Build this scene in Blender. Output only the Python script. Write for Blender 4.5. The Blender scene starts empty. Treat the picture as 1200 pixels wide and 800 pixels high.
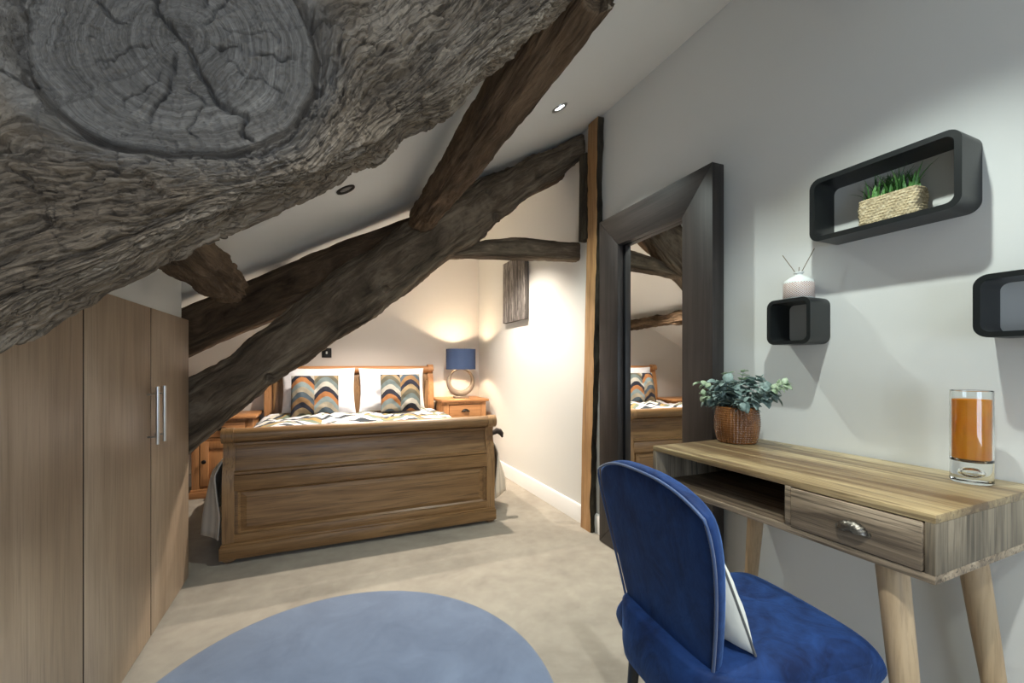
import bpy, bmesh, math, random
import numpy as np
from mathutils import Vector, Matrix, Euler
random.seed(4)
PI = math.pi
sc = bpy.context.scene
COL = sc.collection

# ------------------------------------------------------------------ noise
def _hash(i, j, k, seed):
    n = (i * 374761393 + j * 668265263 + k * 2147483647 + seed * 974711) & 0xFFFFFFFF
    n = ((n ^ (n >> 13)) * 1274126177) & 0xFFFFFFFF
    n = ((n ^ (n >> 15)) * 2246822519) & 0xFFFFFFFF
    n = n ^ (n >> 16)
    return (n & 0xFFFFFF) / float(0xFFFFFF) * 2 - 1
def vnoise(x, y, z, seed=0):
    x, y, z = np.broadcast_arrays(*[np.asarray(q, dtype=np.float64) for q in (x, y, z)])
    xi, yi, zi = [np.floor(q).astype(np.int64) for q in (x, y, z)]
    fx, fy, fz = x - xi, y - yi, z - zi
    fx, fy, fz = [q * q * q * (q * (q * 6 - 15) + 10) for q in (fx, fy, fz)]
    r = 0
    for a in (0, 1):
        for b in (0, 1):
            for c in (0, 1):
                w = (fx if a else 1 - fx) * (fy if b else 1 - fy) * (fz if c else 1 - fz)
                r = r + w * _hash(xi + a, yi + b, zi + c, seed)
    return r
def fbm(x, y, z=0.0, octv=4, seed=0, gain=.5):
    r, amp, f = 0, 1.0, 1.0
    for o in range(octv):
        r = r + amp * vnoise(np.asarray(x) * f, np.asarray(y) * f, np.asarray(z) * f, seed + o * 17)
        amp *= gain; f *= 2.03
    return r
def smooth(a, b, x):
    t = np.clip((x - a) / (b - a), 0, 1)
    return t * t * (3 - 2 * t)

# ------------------------------------------------------------------ objects
def link(name, me, mat=None, parent=None, loc=None, rot=None):
    o = bpy.data.objects.new(name, me); COL.objects.link(o)
    if mat is not None and me is not None:
        for m in (mat if isinstance(mat, (list, tuple)) else [mat]): me.materials.append(m)
    if parent is not None: o.parent = parent
    if loc is not None: o.location = loc
    if rot is not None: o.rotation_euler = rot
    return o
def tag(o, label, cat, group=None, kind=None):
    o['label'] = label; o['category'] = cat
    if group: o['group'] = group
    if kind: o['kind'] = kind
    return o
def thing(name, label, cat, loc=(0, 0, 0), rotz=0, group=None, kind=None):
    o = bpy.data.objects.new(name, None); COL.objects.link(o)
    o.location = loc; o.rotation_euler = (0, 0, rotz); o.empty_display_size = .05
    return tag(o, label, cat, group, kind)
def struct(o):
    o['kind'] = 'structure'; return o
def copy_tree(o, parent=None):
    c = o.copy(); COL.objects.link(c); c.parent = parent
    for ch in list(o.children): copy_tree(ch, c)
    return c
def finish(bm, name, smooth_=True, angle=35):
    bmesh.ops.recalc_face_normals(bm, faces=bm.faces)
    me = bpy.data.meshes.new(name); bm.to_mesh(me); bm.free()
    if smooth_:
        for p in me.polygons: p.use_smooth = True
        me.set_sharp_from_angle(angle=math.radians(angle))
    return me
def raw(name, verts, faces, smooth_=True, angle=None):
    me = bpy.data.meshes.new(name); me.from_pydata([tuple(v) for v in verts], [], [tuple(f) for f in faces])
    me.update()
    if smooth_:
        for p in me.polygons: p.use_smooth = True
        if angle: me.set_sharp_from_angle(angle=math.radians(angle))
    return me
def bm_box(bm, lo, hi, bevel=0.0, seg=2, mat=None):
    n0 = len(bm.verts)
    c = [(a + b) / 2 for a, b in zip(lo, hi)]; s = [max(abs(b - a), 1e-5) for a, b in zip(lo, hi)]
    M = Matrix.Translation(c) @ Matrix.Diagonal((*s, 1))
    if mat is not None: M = mat @ M
    r = bmesh.ops.create_cube(bm, size=1, matrix=M)
    if bevel > 0:
        es = list({e for v in r['verts'] for e in v.link_edges})
        bmesh.ops.bevel(bm, geom=es, offset=min(bevel, min(s) * .45), segments=seg, profile=.5, affect='EDGES')
def box(name, lo, hi, mat, parent=None, bevel=0.003, seg=2, **k):
    bm = bmesh.new(); bm_box(bm, lo, hi, bevel, seg)
    return link(name, finish(bm, name), mat, parent, **k)
def boxes(name, lst, mat, parent=None, bevel=0.003, **k):
    bm = bmesh.new()
    for lo, hi in lst: bm_box(bm, lo, hi, bevel)
    return link(name, finish(bm, name), mat, parent, **k)
def lathe_mesh(name, prof, seg=48, angle=40, cap=True):
    bm = bmesh.new(); rings = []
    for r, z in prof:
        if r < 1e-6: rings.append([bm.verts.new((0, 0, z))])
        else: rings.append([bm.verts.new((r * math.cos(2 * PI * i / seg), r * math.sin(2 * PI * i / seg), z)) for i in range(seg)])
    for a, b in zip(rings, rings[1:]):
        for i in range(seg):
            j = (i + 1) % seg
            if len(a) == 1 and len(b) == 1: continue
            if len(a) == 1: bm.faces.new((a[0], b[j], b[i]))
            elif len(b) == 1: bm.faces.new((a[i], a[j], b[0]))
            else: bm.faces.new((a[i], a[j], b[j], b[i]))
    return finish(bm, name, True, angle)
def tube_bm(bm, pts, rad, seg=10):
    pts = [Vector(p) for p in pts]
    if not isinstance(rad, (list, tuple)): rad = [rad] * len(pts)
    up = Vector((0, 0, 1)); rings = []
    for i, p in enumerate(pts):
        d = (pts[min(i + 1, len(pts) - 1)] - pts[max(i - 1, 0)]).normalized()
        ref = up if abs(d.z) < .95 else Vector((1, 0, 0))
        a = d.cross(ref).normalized(); b = d.cross(a).normalized()
        rings.append([bm.verts.new(p + (a * math.cos(2 * PI * k / seg) + b * math.sin(2 * PI * k / seg)) * rad[i]) for k in range(seg)])
    for a, b in zip(rings, rings[1:]):
        for k in range(seg):
            j = (k + 1) % seg; bm.faces.new((a[k], a[j], b[j], b[k]))
    bm.faces.new(rings[0][::-1]); bm.faces.new(rings[-1])
def tube(name, pts, rad, mat, parent=None, seg=12, **k):
    bm = bmesh.new(); tube_bm(bm, pts, rad, seg)
    return link(name, finish(bm, name, True, 50), mat, parent, **k)
def prism(name, poly, axis, lo, hi, mat, parent=None, bevel=0, angle=30, **k):
    """poly of 2D points; axis 'X' extrudes (y,z) along x, 'Y' extrudes (x,z) along y, 'Z' extrudes (x,y)."""
    def P(q, t):
        return {'X': (t, q[0], q[1]), 'Y': (q[0], t, q[1]), 'Z': (q[0], q[1], t)}[axis]
    bm = bmesh.new()
    a = [bm.verts.new(P(q, lo)) for q in poly]; b = [bm.verts.new(P(q, hi)) for q in poly]
    n = len(poly)
    for i in range(n):
        j = (i + 1) % n; bm.faces.new((a[i], a[j], b[j], b[i]))
    bm.faces.new(a[::-1]); bm.faces.new(b)
    if bevel:
        es = [e for e in bm.edges if len(e.link_faces) == 2 and e.calc_face_angle(0) > .6]
        bmesh.ops.bevel(bm, geom=es, offset=bevel, segments=2, profile=.5, affect='EDGES')
    return link(name, finish(bm, name, True, angle), mat, parent, **k)
def puff_mesh(name, fn, n=28, m=None, th=.06, p=4, q=.5, k=.25, th2=None, wob=0, seed=0, freq=3):
    """A closed cushion: (a,b) in [-1,1]^2 -> fn(a', b', h) -> point."""
    m = m or n; th2 = th if th2 is None else th2
    A = np.sin(np.linspace(-PI / 2, PI / 2, n + 1)); B = np.sin(np.linspace(-PI / 2, PI / 2, m + 1))
    vs, idx, fs, uv = [], {}, [], []
    for side in (1, -1):
        for i, a in enumerate(A):
            for j, b in enumerate(B):
                edge = i in (0, n) or j in (0, m)
                if edge and side == -1: idx[(side, i, j)] = idx[(1, i, j)]; continue
                h = (max(0, 1 - abs(a) ** p) * max(0, 1 - abs(b) ** p)) ** q
                if wob and not edge:
                    h *= 1 + wob * float(fbm(a * freq, b * freq, side * 3.1, 3, seed))
                h *= th if side == 1 else -th2
                a2 = a * math.sqrt(1 - k * b * b); b2 = b * math.sqrt(1 - k * a * a)
                idx[(side, i, j)] = len(vs); vs.append(fn(a2, b2, h))
    for side in (1, -1):
        for i in range(n):
            for j in range(m):
                f = [idx[(side, i, j)], idx[(side, i + 1, j)], idx[(side, i + 1, j + 1)], idx[(side, i, j + 1)]]
                fs.append(f if side == 1 else f[::-1])
    return raw(name, vs, fs)

# ------------------------------------------------------------------ materials
def new_mat(name):
    m = bpy.data.materials.new(name); m.use_nodes = True
    nt = m.node_tree; nt.nodes.clear()
    out = nt.nodes.new('ShaderNodeOutputMaterial'); b = nt.nodes.new('ShaderNodeBsdfPrincipled')
    nt.links.new(b.outputs[0], out.inputs[0])
    return m, nt, b
class NT:
    def __init__(s, nt): s.nt = nt
    def n(s, t, **k):
        x = s.nt.nodes.new('ShaderNode' + t)
        for a, v in k.items(): setattr(x, a, v)
        return x
    def l(s, a, b): s.nt.links.new(a, b)
    def coord(s, which='Object'): return s.n('TexCoord').outputs[which]
    def mapping(s, src, scale=(1, 1, 1), loc=(0, 0, 0), rot=(0, 0, 0)):
        m = s.n('Mapping'); m.inputs['Scale'].default_value = scale; m.inputs['Location'].default_value = loc; m.inputs['Rotation'].default_value = rot
        s.l(src, m.inputs['Vector']); return m.outputs[0]
    def noise(s, src, scale=5, detail=5, rough=.55, dist=0, out='Fac'):
        x = s.n('TexNoise'); x.inputs['Scale'].default_value = scale; x.inputs['Detail'].default_value = detail
        x.inputs['Roughness'].default_value = rough; x.inputs['Distortion'].default_value = dist
        if src is not None: s.l(src, x.inputs['Vector'])
        return x.outputs[out]
    def ramp(s, src, stops, interp='LINEAR'):
        r = s.n('ValToRGB'); cr = r.color_ramp; cr.interpolation = interp
        while len(cr.elements) < len(stops): cr.elements.new(.5)
        for e, (p, c) in zip(cr.elements, stops):
            e.position = p; e.color = (*c, 1) if len(c) == 3 else c
        s.l(src, r.inputs[0]); return r.outputs[0]
    def math(s, op, a, b=None, c=None):
        x = s.n('Math', operation=op)
        for i, v in enumerate((a, b, c)):
            if v is None: continue
            if isinstance(v, (int, float)): x.inputs[i].default_value = v
            else: s.l(v, x.inputs[i])
        return x.outputs[0]
    def mix(s, fac, a, b, blend='MIX'):
        x = s.n('Mix', data_type='RGBA', blend_type=blend)
        for i, v in ((0, fac), (6, a), (7, b)):
            if isinstance(v, (int, float)): x.inputs[i].default_value = v
            elif isinstance(v, tuple): x.inputs[i].default_value = (*v, 1) if len(v) == 3 else v
            else: s.l(v, x.inputs[i])
        return x.outputs[2]
    def bump(s, h, strength=.3, dist=.01, normal=None):
        b = s.n('Bump'); b.inputs['Strength'].default_value = strength; b.inputs['Distance'].default_value = dist
        s.l(h, b.inputs['Height'])
        if normal is not None: s.l(normal, b.inputs['Normal'])
        return b.outputs[0]
    def sep(s, v):
        x = s.n('SeparateXYZ'); s.l(v, x.inputs[0]); return x.outputs
    def comb(s, a, b, c):
        x = s.n('CombineXYZ')
        for i, v in enumerate((a, b, c)):
            if isinstance(v, (int, float)): x.inputs[i].default_value = v
            else: s.l(v, x.inputs[i])
        return x.outputs[0]
def plain(name, col, rough=.5, metal=0, bump=0, bscale=60, var=0, sheen=0, coat=0):
    m, nt, b = new_mat(name); T = NT(nt)
    b.inputs['Base Color'].default_value = (*col, 1); b.inputs['Roughness'].default_value = rough; b.inputs['Metallic'].default_value = metal
    if sheen: b.inputs['Sheen Weight'].default_value = sheen
    if coat: b.inputs['Coat Weight'].default_value = coat
    c = T.coord()
    if var:
        n = T.noise(c, bscale * .12, 4)
        T.l(T.mix(T.math('MULTIPLY', n, var), col, tuple(x * .55 for x in col)), b.inputs['Base Color'])
    if bump:
        T.l(T.bump(T.noise(c, bscale, 4), bump, .004), b.inputs['Normal'])
    return m
def wood(name, dark, mid, light, axis='X', scale=1, rough=.5, bump=.15, contrast=1, loc=(0, 0, 0), pores=.5, boards=None):
    m, nt, b = new_mat(name); T = NT(nt)
    c = T.coord()
    sa, sx = 1.1 * scale, 13 * scale
    def sv(along, across): return tuple(along if 'XYZ'[i] == axis else across for i in range(3))
    big = T.noise(T.mapping(c, sv(sa, sx), loc), 1, 6, .6, 1.2)
    fine = T.noise(T.mapping(c, sv(3.5 * scale, 120 * scale), loc), 1, 4, .6, .3)
    wide = T.noise(T.mapping(c, sv(.35 * scale, 3.2 * scale), loc), 1, 3, .5, 1.0)
    f = T.math('ADD', T.math('MULTIPLY', big, .62), T.math('MULTIPLY', wide, .38))
    if boards:
        ax, width = boards
        o = T.sep(c)['XYZ'.index(ax)]
        w = T.n('TexWhiteNoise', noise_dimensions='1D'); T.l(T.math('FLOOR', T.math('DIVIDE', o, width)), w.inputs['W'])
        f = T.math('ADD', f, T.math('MULTIPLY', T.math('SUBTRACT', w.outputs[0], .5), .16))
    h = .17 / contrast
    col = T.ramp(f, [(.5 - h, dark), (.5, mid), (.5 + h, light)])
    po = T.ramp(fine, [(.34, (0, 0, 0)), (.5, (1, 1, 1))])
    col = T.mix(T.math('MULTIPLY', T.math('SUBTRACT', 1, po), pores), col, tuple(x * .55 for x in dark))
    T.l(col, b.inputs['Base Color'])
    b.inputs['Roughness'].default_value = rough
    T.l(T.bump(T.math('ADD', T.math('MULTIPLY', fine, .6), big), bump, .003), b.inputs['Normal'])
    return m
def timber_mat(name, dark, mid, light, bump=.9, uvs=(9, 60), rough=.85):
    """Weathered beam: grain, checks and stains in the mesh's own grain UVs (metres)."""
    m, nt, b = new_mat(name); T = NT(nt)
    uv = T.coord('UV')
    wob = T.noise(T.mapping(uv, (5, 9, 1)), 1, 3, .5, 0, 'Color')
    wv = T.n('VectorMath', operation='MULTIPLY_ADD'); T.l(wob, wv.inputs[0]); wv.inputs[1].default_value = (.05, .025, 0); T.l(uv, wv.inputs[2])
    uvw = wv.outputs[0]
    g = T.noise(T.mapping(uvw, (uvs[0] * .3, uvs[1] * .35, 1)), 1, 6, .65, .4)
    fine = T.noise(T.mapping(uvw, (uvs[0] * 1.2, uvs[1] * 4, 1)), 1, 5, .65, .2)
    stain = T.noise(T.mapping(uv, (2.2, 4.5, 1)), 1, 4, .6, .6)
    f = T.math('ADD', T.math('ADD', T.math('MULTIPLY', g, .45), T.math('MULTIPLY', stain, .35)), T.math('MULTIPLY', fine, .2))
    col = T.ramp(f, [(.38, dark), (.5, mid), (.62, light)])
    T.l(col, b.inputs['Base Color']); b.inputs['Roughness'].default_value = rough
    b.inputs['Specular IOR Level'].default_value = .2
    ck = T.ramp(T.noise(T.mapping(uvw, (uvs[0] * .55, uvs[1], 1)), 1, 3, .5, .3), [(.36, (0, 0, 0)), (.47, (1, 1, 1))])
    hgt = T.math('ADD', T.math('MULTIPLY', ck, .8), T.math('ADD', T.math('MULTIPLY', fine, .7), T.math('MULTIPLY', g, .8)))
    T.l(T.bump(hgt, bump, .008), b.inputs['Normal'])
    return m
def srgb(h):
    h = h.lstrip('#'); v = [int(h[i:i + 2], 16) / 255 for i in (0, 2, 4)]
    return tuple(x / 12.92 if x <= .04045 else ((x + .055) / 1.055) ** 2.4 for x in v)

M = {}
M['wall'] = plain('wall_paint', (.66, .66, .635), .75, bump=.06, bscale=220)
M['wallwarm'] = plain('wall_paint_bed_bay', (.70, .67, .635), .75, bump=.06, bscale=220)
M['ceil'] = plain('ceiling_paint', (.72, .72, .70), .85, bump=.1, bscale=90)
M['trim'] = plain('white_gloss_trim', (.76, .76, .75), .35)
def carpet_mat():
    m, nt, b = new_mat('beige_carpet'); T = NT(nt); c = T.coord()
    big = T.noise(c, 2.6, 5, .6, .8); mid = T.noise(c, 14, 4, .6); fine = T.noise(c, 420, 3, .7)
    f = T.math('ADD', T.math('MULTIPLY', big, .45), T.math('ADD', T.math('MULTIPLY', mid, .25), T.math('MULTIPLY', fine, .3)))
    T.l(T.ramp(f, [(.36, (.235, .205, .165)), (.64, (.405, .365, .30))]), b.inputs['Base Color'])
    b.inputs['Roughness'].default_value = .95; b.inputs['Sheen Weight'].default_value = .2
    T.l(T.bump(T.math('ADD', fine, T.math('MULTIPLY', mid, .6)), .55, .006), b.inputs['Normal'])
    return m
M['carpet'] = carpet_mat()
def rug_mat():
    m, nt, b = new_mat('blue_rug_pile'); T = NT(nt); c = T.coord()
    big = T.noise(c, 4.5, 5, .65, .6); fine = T.noise(c, 480, 3, .7)
    f = T.math('ADD', T.math('MULTIPLY', big, .6), T.math('MULTIPLY', fine, .4))
    T.l(T.ramp(f, [(.36, (.082, .115, .19)), (.64, (.14, .19, .29))]), b.inputs['Base Color'])
    b.inputs['Roughness'].default_value = .95; b.inputs['Sheen Weight'].default_value = .25
    T.l(T.bump(fine, .5, .005), b.inputs['Normal'])
    return m
M['rug'] = rug_mat()
M['edge'] = plain('door_edge_seam_shade', (.05, .035, .022), .7)  # shade of the seams between wardrobe doors, put into the edge colour
M['wardrobe'] = wood('pale_oak_laminate', (.26, .187, .125), (.385, .287, .20), (.465, .355, .255), 'Z', 1.1, .42, .06, .8, pores=.35)
for ax in 'XYZ':
    M['oak' + ax] = wood('golden_oak_' + ax, (.145, .072, .026), (.275, .152, .062), (.385, .225, .10), ax, 1.2, .4, .12, .85, pores=.6)
    M['pine' + ax] = wood('orange_oak_' + ax, (.30, .125, .045), (.45, .215, .085), (.55, .29, .125), ax, 1.2, .42, .1, .8, pores=.4)
    M['frame' + ax] = wood('dark_stained_mirror_wood_' + ax, (.013, .010, .0095), (.030, .024, .022), (.062, .050, .046), ax, .9, .46, .1, .9, pores=.5)
M['desktop'] = wood('mango_wood_top', (.13, .078, .036), (.335, .245, .125), (.50, .395, .225), 'Y', 1.0, .42, .12, 1.35, pores=.7, boards=('X', .085))
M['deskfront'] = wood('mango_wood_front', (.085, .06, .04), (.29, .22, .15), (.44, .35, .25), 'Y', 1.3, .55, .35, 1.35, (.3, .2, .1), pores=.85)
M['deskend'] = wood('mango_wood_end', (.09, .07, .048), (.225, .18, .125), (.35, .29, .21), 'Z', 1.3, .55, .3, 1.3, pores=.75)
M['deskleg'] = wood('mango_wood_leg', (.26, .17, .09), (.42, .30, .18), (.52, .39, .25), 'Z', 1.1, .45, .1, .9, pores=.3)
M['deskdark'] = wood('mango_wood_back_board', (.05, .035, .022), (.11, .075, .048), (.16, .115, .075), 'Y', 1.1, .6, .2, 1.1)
def velvet(name, dark, light):
    m, nt, b = new_mat(name); T = NT(nt); c = T.coord()
    n1 = T.noise(T.mapping(c, (1, 1, .6)), 9, 4, .6, 1.5); n2 = T.noise(c, 30, 3, .6, .8)
    f = T.math('ADD', T.math('MULTIPLY', n1, .7), T.math('MULTIPLY', n2, .3))
    T.l(T.ramp(f, [(.36, dark), (.66, light)]), b.inputs['Base Color'])
    b.inputs['Roughness'].default_value = .7; b.inputs['Sheen Weight'].default_value = .5; b.inputs['Sheen Roughness'].default_value = .35
    b.inputs['Sheen Tint'].default_value = (.18, .36, .85, 1); b.inputs['Specular IOR Level'].default_value = .2
    T.l(T.bump(T.math('ADD', n2, T.math('MULTIPLY', n1, 2)), .12, .01), b.inputs['Normal'])
    return m
M['velvet'] = velvet('blue_velvet', (.003, .010, .045), (.010, .036, .135))
M['piping'] = plain('pale_blue_piping', (.02, .05, .14), .55, sheen=.3)
M['black'] = plain('black_satin', (.012, .012, .013), .35)
M['shelf'] = plain('matt_black_shelf', (.009, .011, .0115), .36, bump=.03)
M['steel'] = plain('brushed_steel', (.55, .54, .52), .3, 1)
M['antique'] = plain('antique_pewter', (.16, .145, .125), .38, 1, bump=.2, bscale=120)
M['darkmetal'] = plain('dark_bronze', (.03, .028, .026), .4, .8)
def linen(name, col, bump=.25, scale=30, rough=.85):
    m, nt, b = new_mat(name); T = NT(nt); c = T.coord()
    b.inputs['Base Color'].default_value = (*col, 1); b.inputs['Roughness'].default_value = rough; b.inputs['Sheen Weight'].default_value = .2
    n = T.math('ADD', T.noise(c, 7, 4, .55, .8), T.math('MULTIPLY', T.noise(c, scale * 20, 2), .15))
    T.l(T.bump(n, bump, .02), b.inputs['Normal'])
    return m
M['white'] = linen('white_cotton', (.69, .69, .73), .45)
M['cream'] = linen('cream_linen', (.62, .61, .55), .25)
M['lampshade'] = plain('blue_lampshade_fabric', (.035, .062, .14), .85, bump=.1, bscale=300)
M['shadein'] = plain('lampshade_lining', (.75, .68, .55), .6)
M['ring'] = plain('taupe_ceramic', (.25, .205, .16), .5, bump=.1, bscale=80)
def emit(name, col, s):
    m = bpy.data.materials.new(name); m.use_nodes = True; nt = m.node_tree; nt.nodes.clear()
    o = nt.nodes.new('ShaderNodeOutputMaterial'); e = nt.nodes.new('ShaderNodeEmission')
    e.inputs[0].default_value = (*col, 1); e.inputs[1].default_value = s; nt.links.new(e.outputs[0], o.inputs[0]); return m
M['bulb'] = emit('warm_bulb_glow', (1, .8, .52), 12)
M['spot'] = emit('downlight_lens_glow', (.95, 1, .95), 14)
M['spotoff'] = plain('downlight_lens', (.25, .25, .25), .2)

M['timber'] = timber_mat('old_oak_timber', (.034, .024, .015), (.125, .092, .062), (.28, .22, .155))
M['timberred'] = timber_mat('old_oak_timber_reddish', (.03, .019, .011), (.10, .065, .039), (.21, .142, .09))
M['bark'] = timber_mat('dark_bark', (.014, .011, .008), (.04, .033, .024), (.085, .072, .05), 1.0, (14, 40))
M['newtimber'] = wood('cleaned_timber_face', (.24, .125, .05), (.40, .225, .095), (.52, .32, .16), 'Z', 1.1, .6, .3, 1.1, pores=.5)
def near_mat():
    m, nt, b = new_mat('eroded_grey_oak'); T = NT(nt)
    uv = T.coord('UV')
    at = T.n('Attribute', attribute_name='knot'); kn = at.outputs['Fac']
    wob = T.noise(T.mapping(uv, (9, 16, 1)), 1, 3, .5, 0, 'Color')
    wv = T.n('VectorMath', operation='MULTIPLY_ADD'); T.l(wob, wv.inputs[0]); wv.inputs[1].default_value = (.03, .012, 0); T.l(uv, wv.inputs[2])
    uvw = wv.outputs[0]
    g = T.noise(T.mapping(uvw, (6, 60, 1)), 1, 5, .65, .3)
    fine = T.noise(T.mapping(uvw, (40, 420, 1)), 1, 4, .6, .2)
    stain = T.noise(T.mapping(uv, (3.5, 6, 1)), 1, 4, .6, .8)
    f = T.math('ADD', T.math('ADD', T.math('MULTIPLY', g, .4), T.math('MULTIPLY', stain, .4)), T.math('MULTIPLY', fine, .2))
    col = T.ramp(f, [(.34, (.085, .060, .040)), (.5, (.225, .175, .128)), (.66, (.42, .35, .275))])
    grey = T.ramp(f, [(.34, (.080, .069, .060)), (.5, (.205, .185, .165)), (.66, (.385, .355, .32))])
    st = T.noise(T.mapping(uv, (26, 260, 1), (3.1, 7.7, 0)), 1, 4, .62, .5)
    st = T.ramp(st, [(.43, (1, 1, 1)), (.50, (0, 0, 0))])
    col = T.mix(kn, col, grey)
    col = T.mix(T.math('MULTIPLY', T.math('MULTIPLY', st, .66), T.math('SUBTRACT', 1.0, T.math('MULTIPLY', kn, .72))), col, (.035, .026, .019))
    T.l(col, b.inputs['Base Color']); b.inputs['Roughness'].default_value = .8; b.inputs['Specular IOR Level'].default_value = .25
    def plates(su, sv, edge):
        vo = T.n('TexVoronoi', feature='DISTANCE_TO_EDGE'); vo.inputs['Scale'].default_value = 1; vo.inputs['Randomness'].default_value = 1
        T.l(T.mapping(uvw, (su, sv, 1)), vo.inputs['Vector'])
        return T.ramp(vo.outputs['Distance'], [(.0, (0, 0, 0)), (edge, (1, 1, 1))])
    keep = T.ramp(T.noise(T.mapping(uv, (18, 30, 1)), 1, 3, .6), [(.38, (.25, .25, .25)), (.6, (1, 1, 1))])
    pl = T.math('ADD', T.math('MULTIPLY', plates(30, 105, .16), .8), T.math('MULTIPLY', plates(70, 220, .2), .3))
    pl = T.math('MULTIPLY', pl, keep)
    pl = T.math('MULTIPLY', pl, T.math('SUBTRACT', 1.0, T.math('MULTIPLY', kn, .8)))
    pit = T.ramp(T.noise(T.coord(), 190, 4, .65), [(.36, (0, 0, 0)), (.5, (1, 1, 1))])
    hgt = T.math('ADD', T.math('ADD', T.math('MULTIPLY', fine, .35), T.math('MULTIPLY', g, .4)), T.math('ADD', T.math('MULTIPLY', pl, .8), T.math('MULTIPLY', pit, .3)))
    T.l(T.bump(hgt, .8, .005), b.inputs['Normal'])
    return m
M['near'] = near_mat()

def chevron_mat(name, cols, ax=0, az=2, nper=2.0, amp=.5, bands=9.0, white=0.0, fuzz=.5, seed=0.0, size=.4):
    m, nt, b = new_mat(name); T = NT(nt); c = T.coord()
    w = T.noise(c, 14, 3, .6, 0, 'Color')
    v = T.n('VectorMath', operation='MULTIPLY_ADD'); T.l(w, v.inputs[0]); v.inputs[1].default_value = (.04 * size, .04 * size, .04 * size); T.l(c, v.inputs[2])
    s = T.sep(v.outputs[0])
    x = T.math('DIVIDE', s[ax], size); z = T.math('DIVIDE', s[az], size)
    tri = T.math('PINGPONG', T.math('ADD', T.math('MULTIPLY', x, nper), 10.0), .5)
    tri = T.math('MULTIPLY', T.math('SINE', T.math('MULTIPLY', tri, PI)), .5)
    r = T.math('MULTIPLY', T.math('ADD', z, T.math('MULTIPLY', tri, -amp)), bands)
    col_i = T.math('FLOOR', T.math('MULTIPLY', x, nper * .5))
    k = T.math('ADD', T.math('FLOOR', r), T.math('MULTIPLY', col_i, 1.0))
    n = len(cols)
    kk = T.math('DIVIDE', T.math('ADD', T.math('FLOORED_MODULO', T.math('ADD', T.math('ADD', T.math('FLOOR', r), T.math('MULTIPLY', col_i, 3.0)), seed), float(n)), .5), float(n))
    col = T.ramp(kk, [(i / n, cc) for i, cc in enumerate(cols)], 'CONSTANT')
    pile = T.noise(c, 160, 3, .7)
    col = T.mix(T.math('MULTIPLY', pile, .5), col, T.mix(.5, col, (.02, .02, .02)))
    if white:
        wm = T.noise(T.mapping(c, (1, 1, 1), (.7, .2, seed)), 2.3, 2, .4)
        col = T.mix(T.ramp(wm, [(white, (0, 0, 0)), (white + .02, (1, 1, 1))]), (.66, .66, .70), col)
    T.l(col, b.inputs['Base Color']); b.inputs['Roughness'].default_value = .9
    T.l(T.bump(pile, fuzz, .01), b.inputs['Normal'])
    return m
CH = [(.17, .22, .23), (.30, .125, .04), (.006, .008, .02), (.36, .35, .31), (.11, .145, .15), (.085, .08, .055), (.24, .18, .10), (.008, .010, .025), (.21, .12, .05), (.05, .075, .10), (.28, .25, .19)]
M['chev'] = chevron_mat('chevron_tufted_wool', CH, amp=.42, bands=8.5, seed=3.0)
M['chev2'] = chevron_mat('chevron_tufted_wool_second', CH, amp=.42, bands=8.5, seed=7.0)
M['duvet'] = chevron_mat('white_duvet_with_chevrons', [(.66, .66, .70), (.03, .04, .05), (.66, .66, .70), (.16, .20, .15), (.34, .24, .09), (.05, .06, .08), (.6, .58, .5)], ax=0, az=1, nper=1.0, amp=.6, bands=10, white=.40, fuzz=.15, size=.5)
def stripes(name, a, bcol, ax, n):
    m, nt, b = new_mat(name); T = NT(nt); c = T.coord(); s = T.sep(c)
    f = T.math('SINE', T.math('MULTIPLY', s[ax], n))
    no = T.noise(c, 200, 3)
    T.l(T.mix(T.math('ADD', T.math('MULTIPLY', f, .35), T.math('MULTIPLY', no, .6)), a, bcol), b.inputs['Base Color'])
    b.inputs['Roughness'].default_value = .95; T.l(T.bump(no, .3, .005), b.inputs['Normal']); return m
M['throw'] = stripes('grey_beige_woven_throw', (.72, .65, .55), (.50, .45, .375), 1, 180)

# ------------------------------------------------------------------ room shell
XW, XL, YB, YF = 1.65, -1.6, 4.73, -1.6
CE0, CES = 1.845, .52
def ceil(x): return CE0 + CES * x
struct(box('floor', (XL - .1, YF - .1, -.1), (XW + .1, YB + .1, 0), M['carpet'], bevel=0))
struct(box('wall_right', (XW, YF - .1, 0), (XW + .1, YB + .1, 2.9), M['wall'], bevel=0))
struct(box('wall_back', (XL - .1, YB, 0), (XW + .1, YB + .1, 2.9), M['wallwarm'], bevel=0))
struct(box('wall_left', (XL - .1, YF - .1, 0), (XL, YB + .1, 1.2), M['wall'], bevel=0))
prism('ceiling', [(XL - .1, ceil(XL - .1)), (XW + .1, ceil(XW + .1)), (XW + .1, ceil(XW + .1) + .1), (XL - .1, ceil(XL - .1) + .1)], 'Y', YF - .1, YB + .1, M['ceil'])['kind'] = 'structure'
WX0, WX1, WZ0, WZ1 = -.5, .9, .55, 1.55
struct(boxes('wall_front', [((XL - .1, YF - .1, 0), (WX0, YF, 2.9)), ((WX1, YF - .1, 0), (XW + .1, YF, 2.9)), ((WX0, YF - .1, 0), (WX1, YF, WZ0)), ((WX0, YF - .1, WZ1), (WX1, YF, 2.9))], M['wall'], bevel=0))
win = thing('window_1', 'white framed window in the wall behind the desk end of the room', 'window'); win['kind'] = 'structure'
boxes('window_frame', [((WX0, YF - .08, WZ0), (WX0 + .05, YF - .02, WZ1)), ((WX1 - .05, YF - .08, WZ0), (WX1, YF - .02, WZ1)), ((WX0, YF - .08, WZ0), (WX1, YF - .02, WZ0 + .05)), ((WX0, YF - .08, WZ1 - .05), (WX1, YF - .02, WZ1)), ((.18, YF - .08, WZ0), (.22, YF - .02, WZ1))], M['trim'], win)
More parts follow.
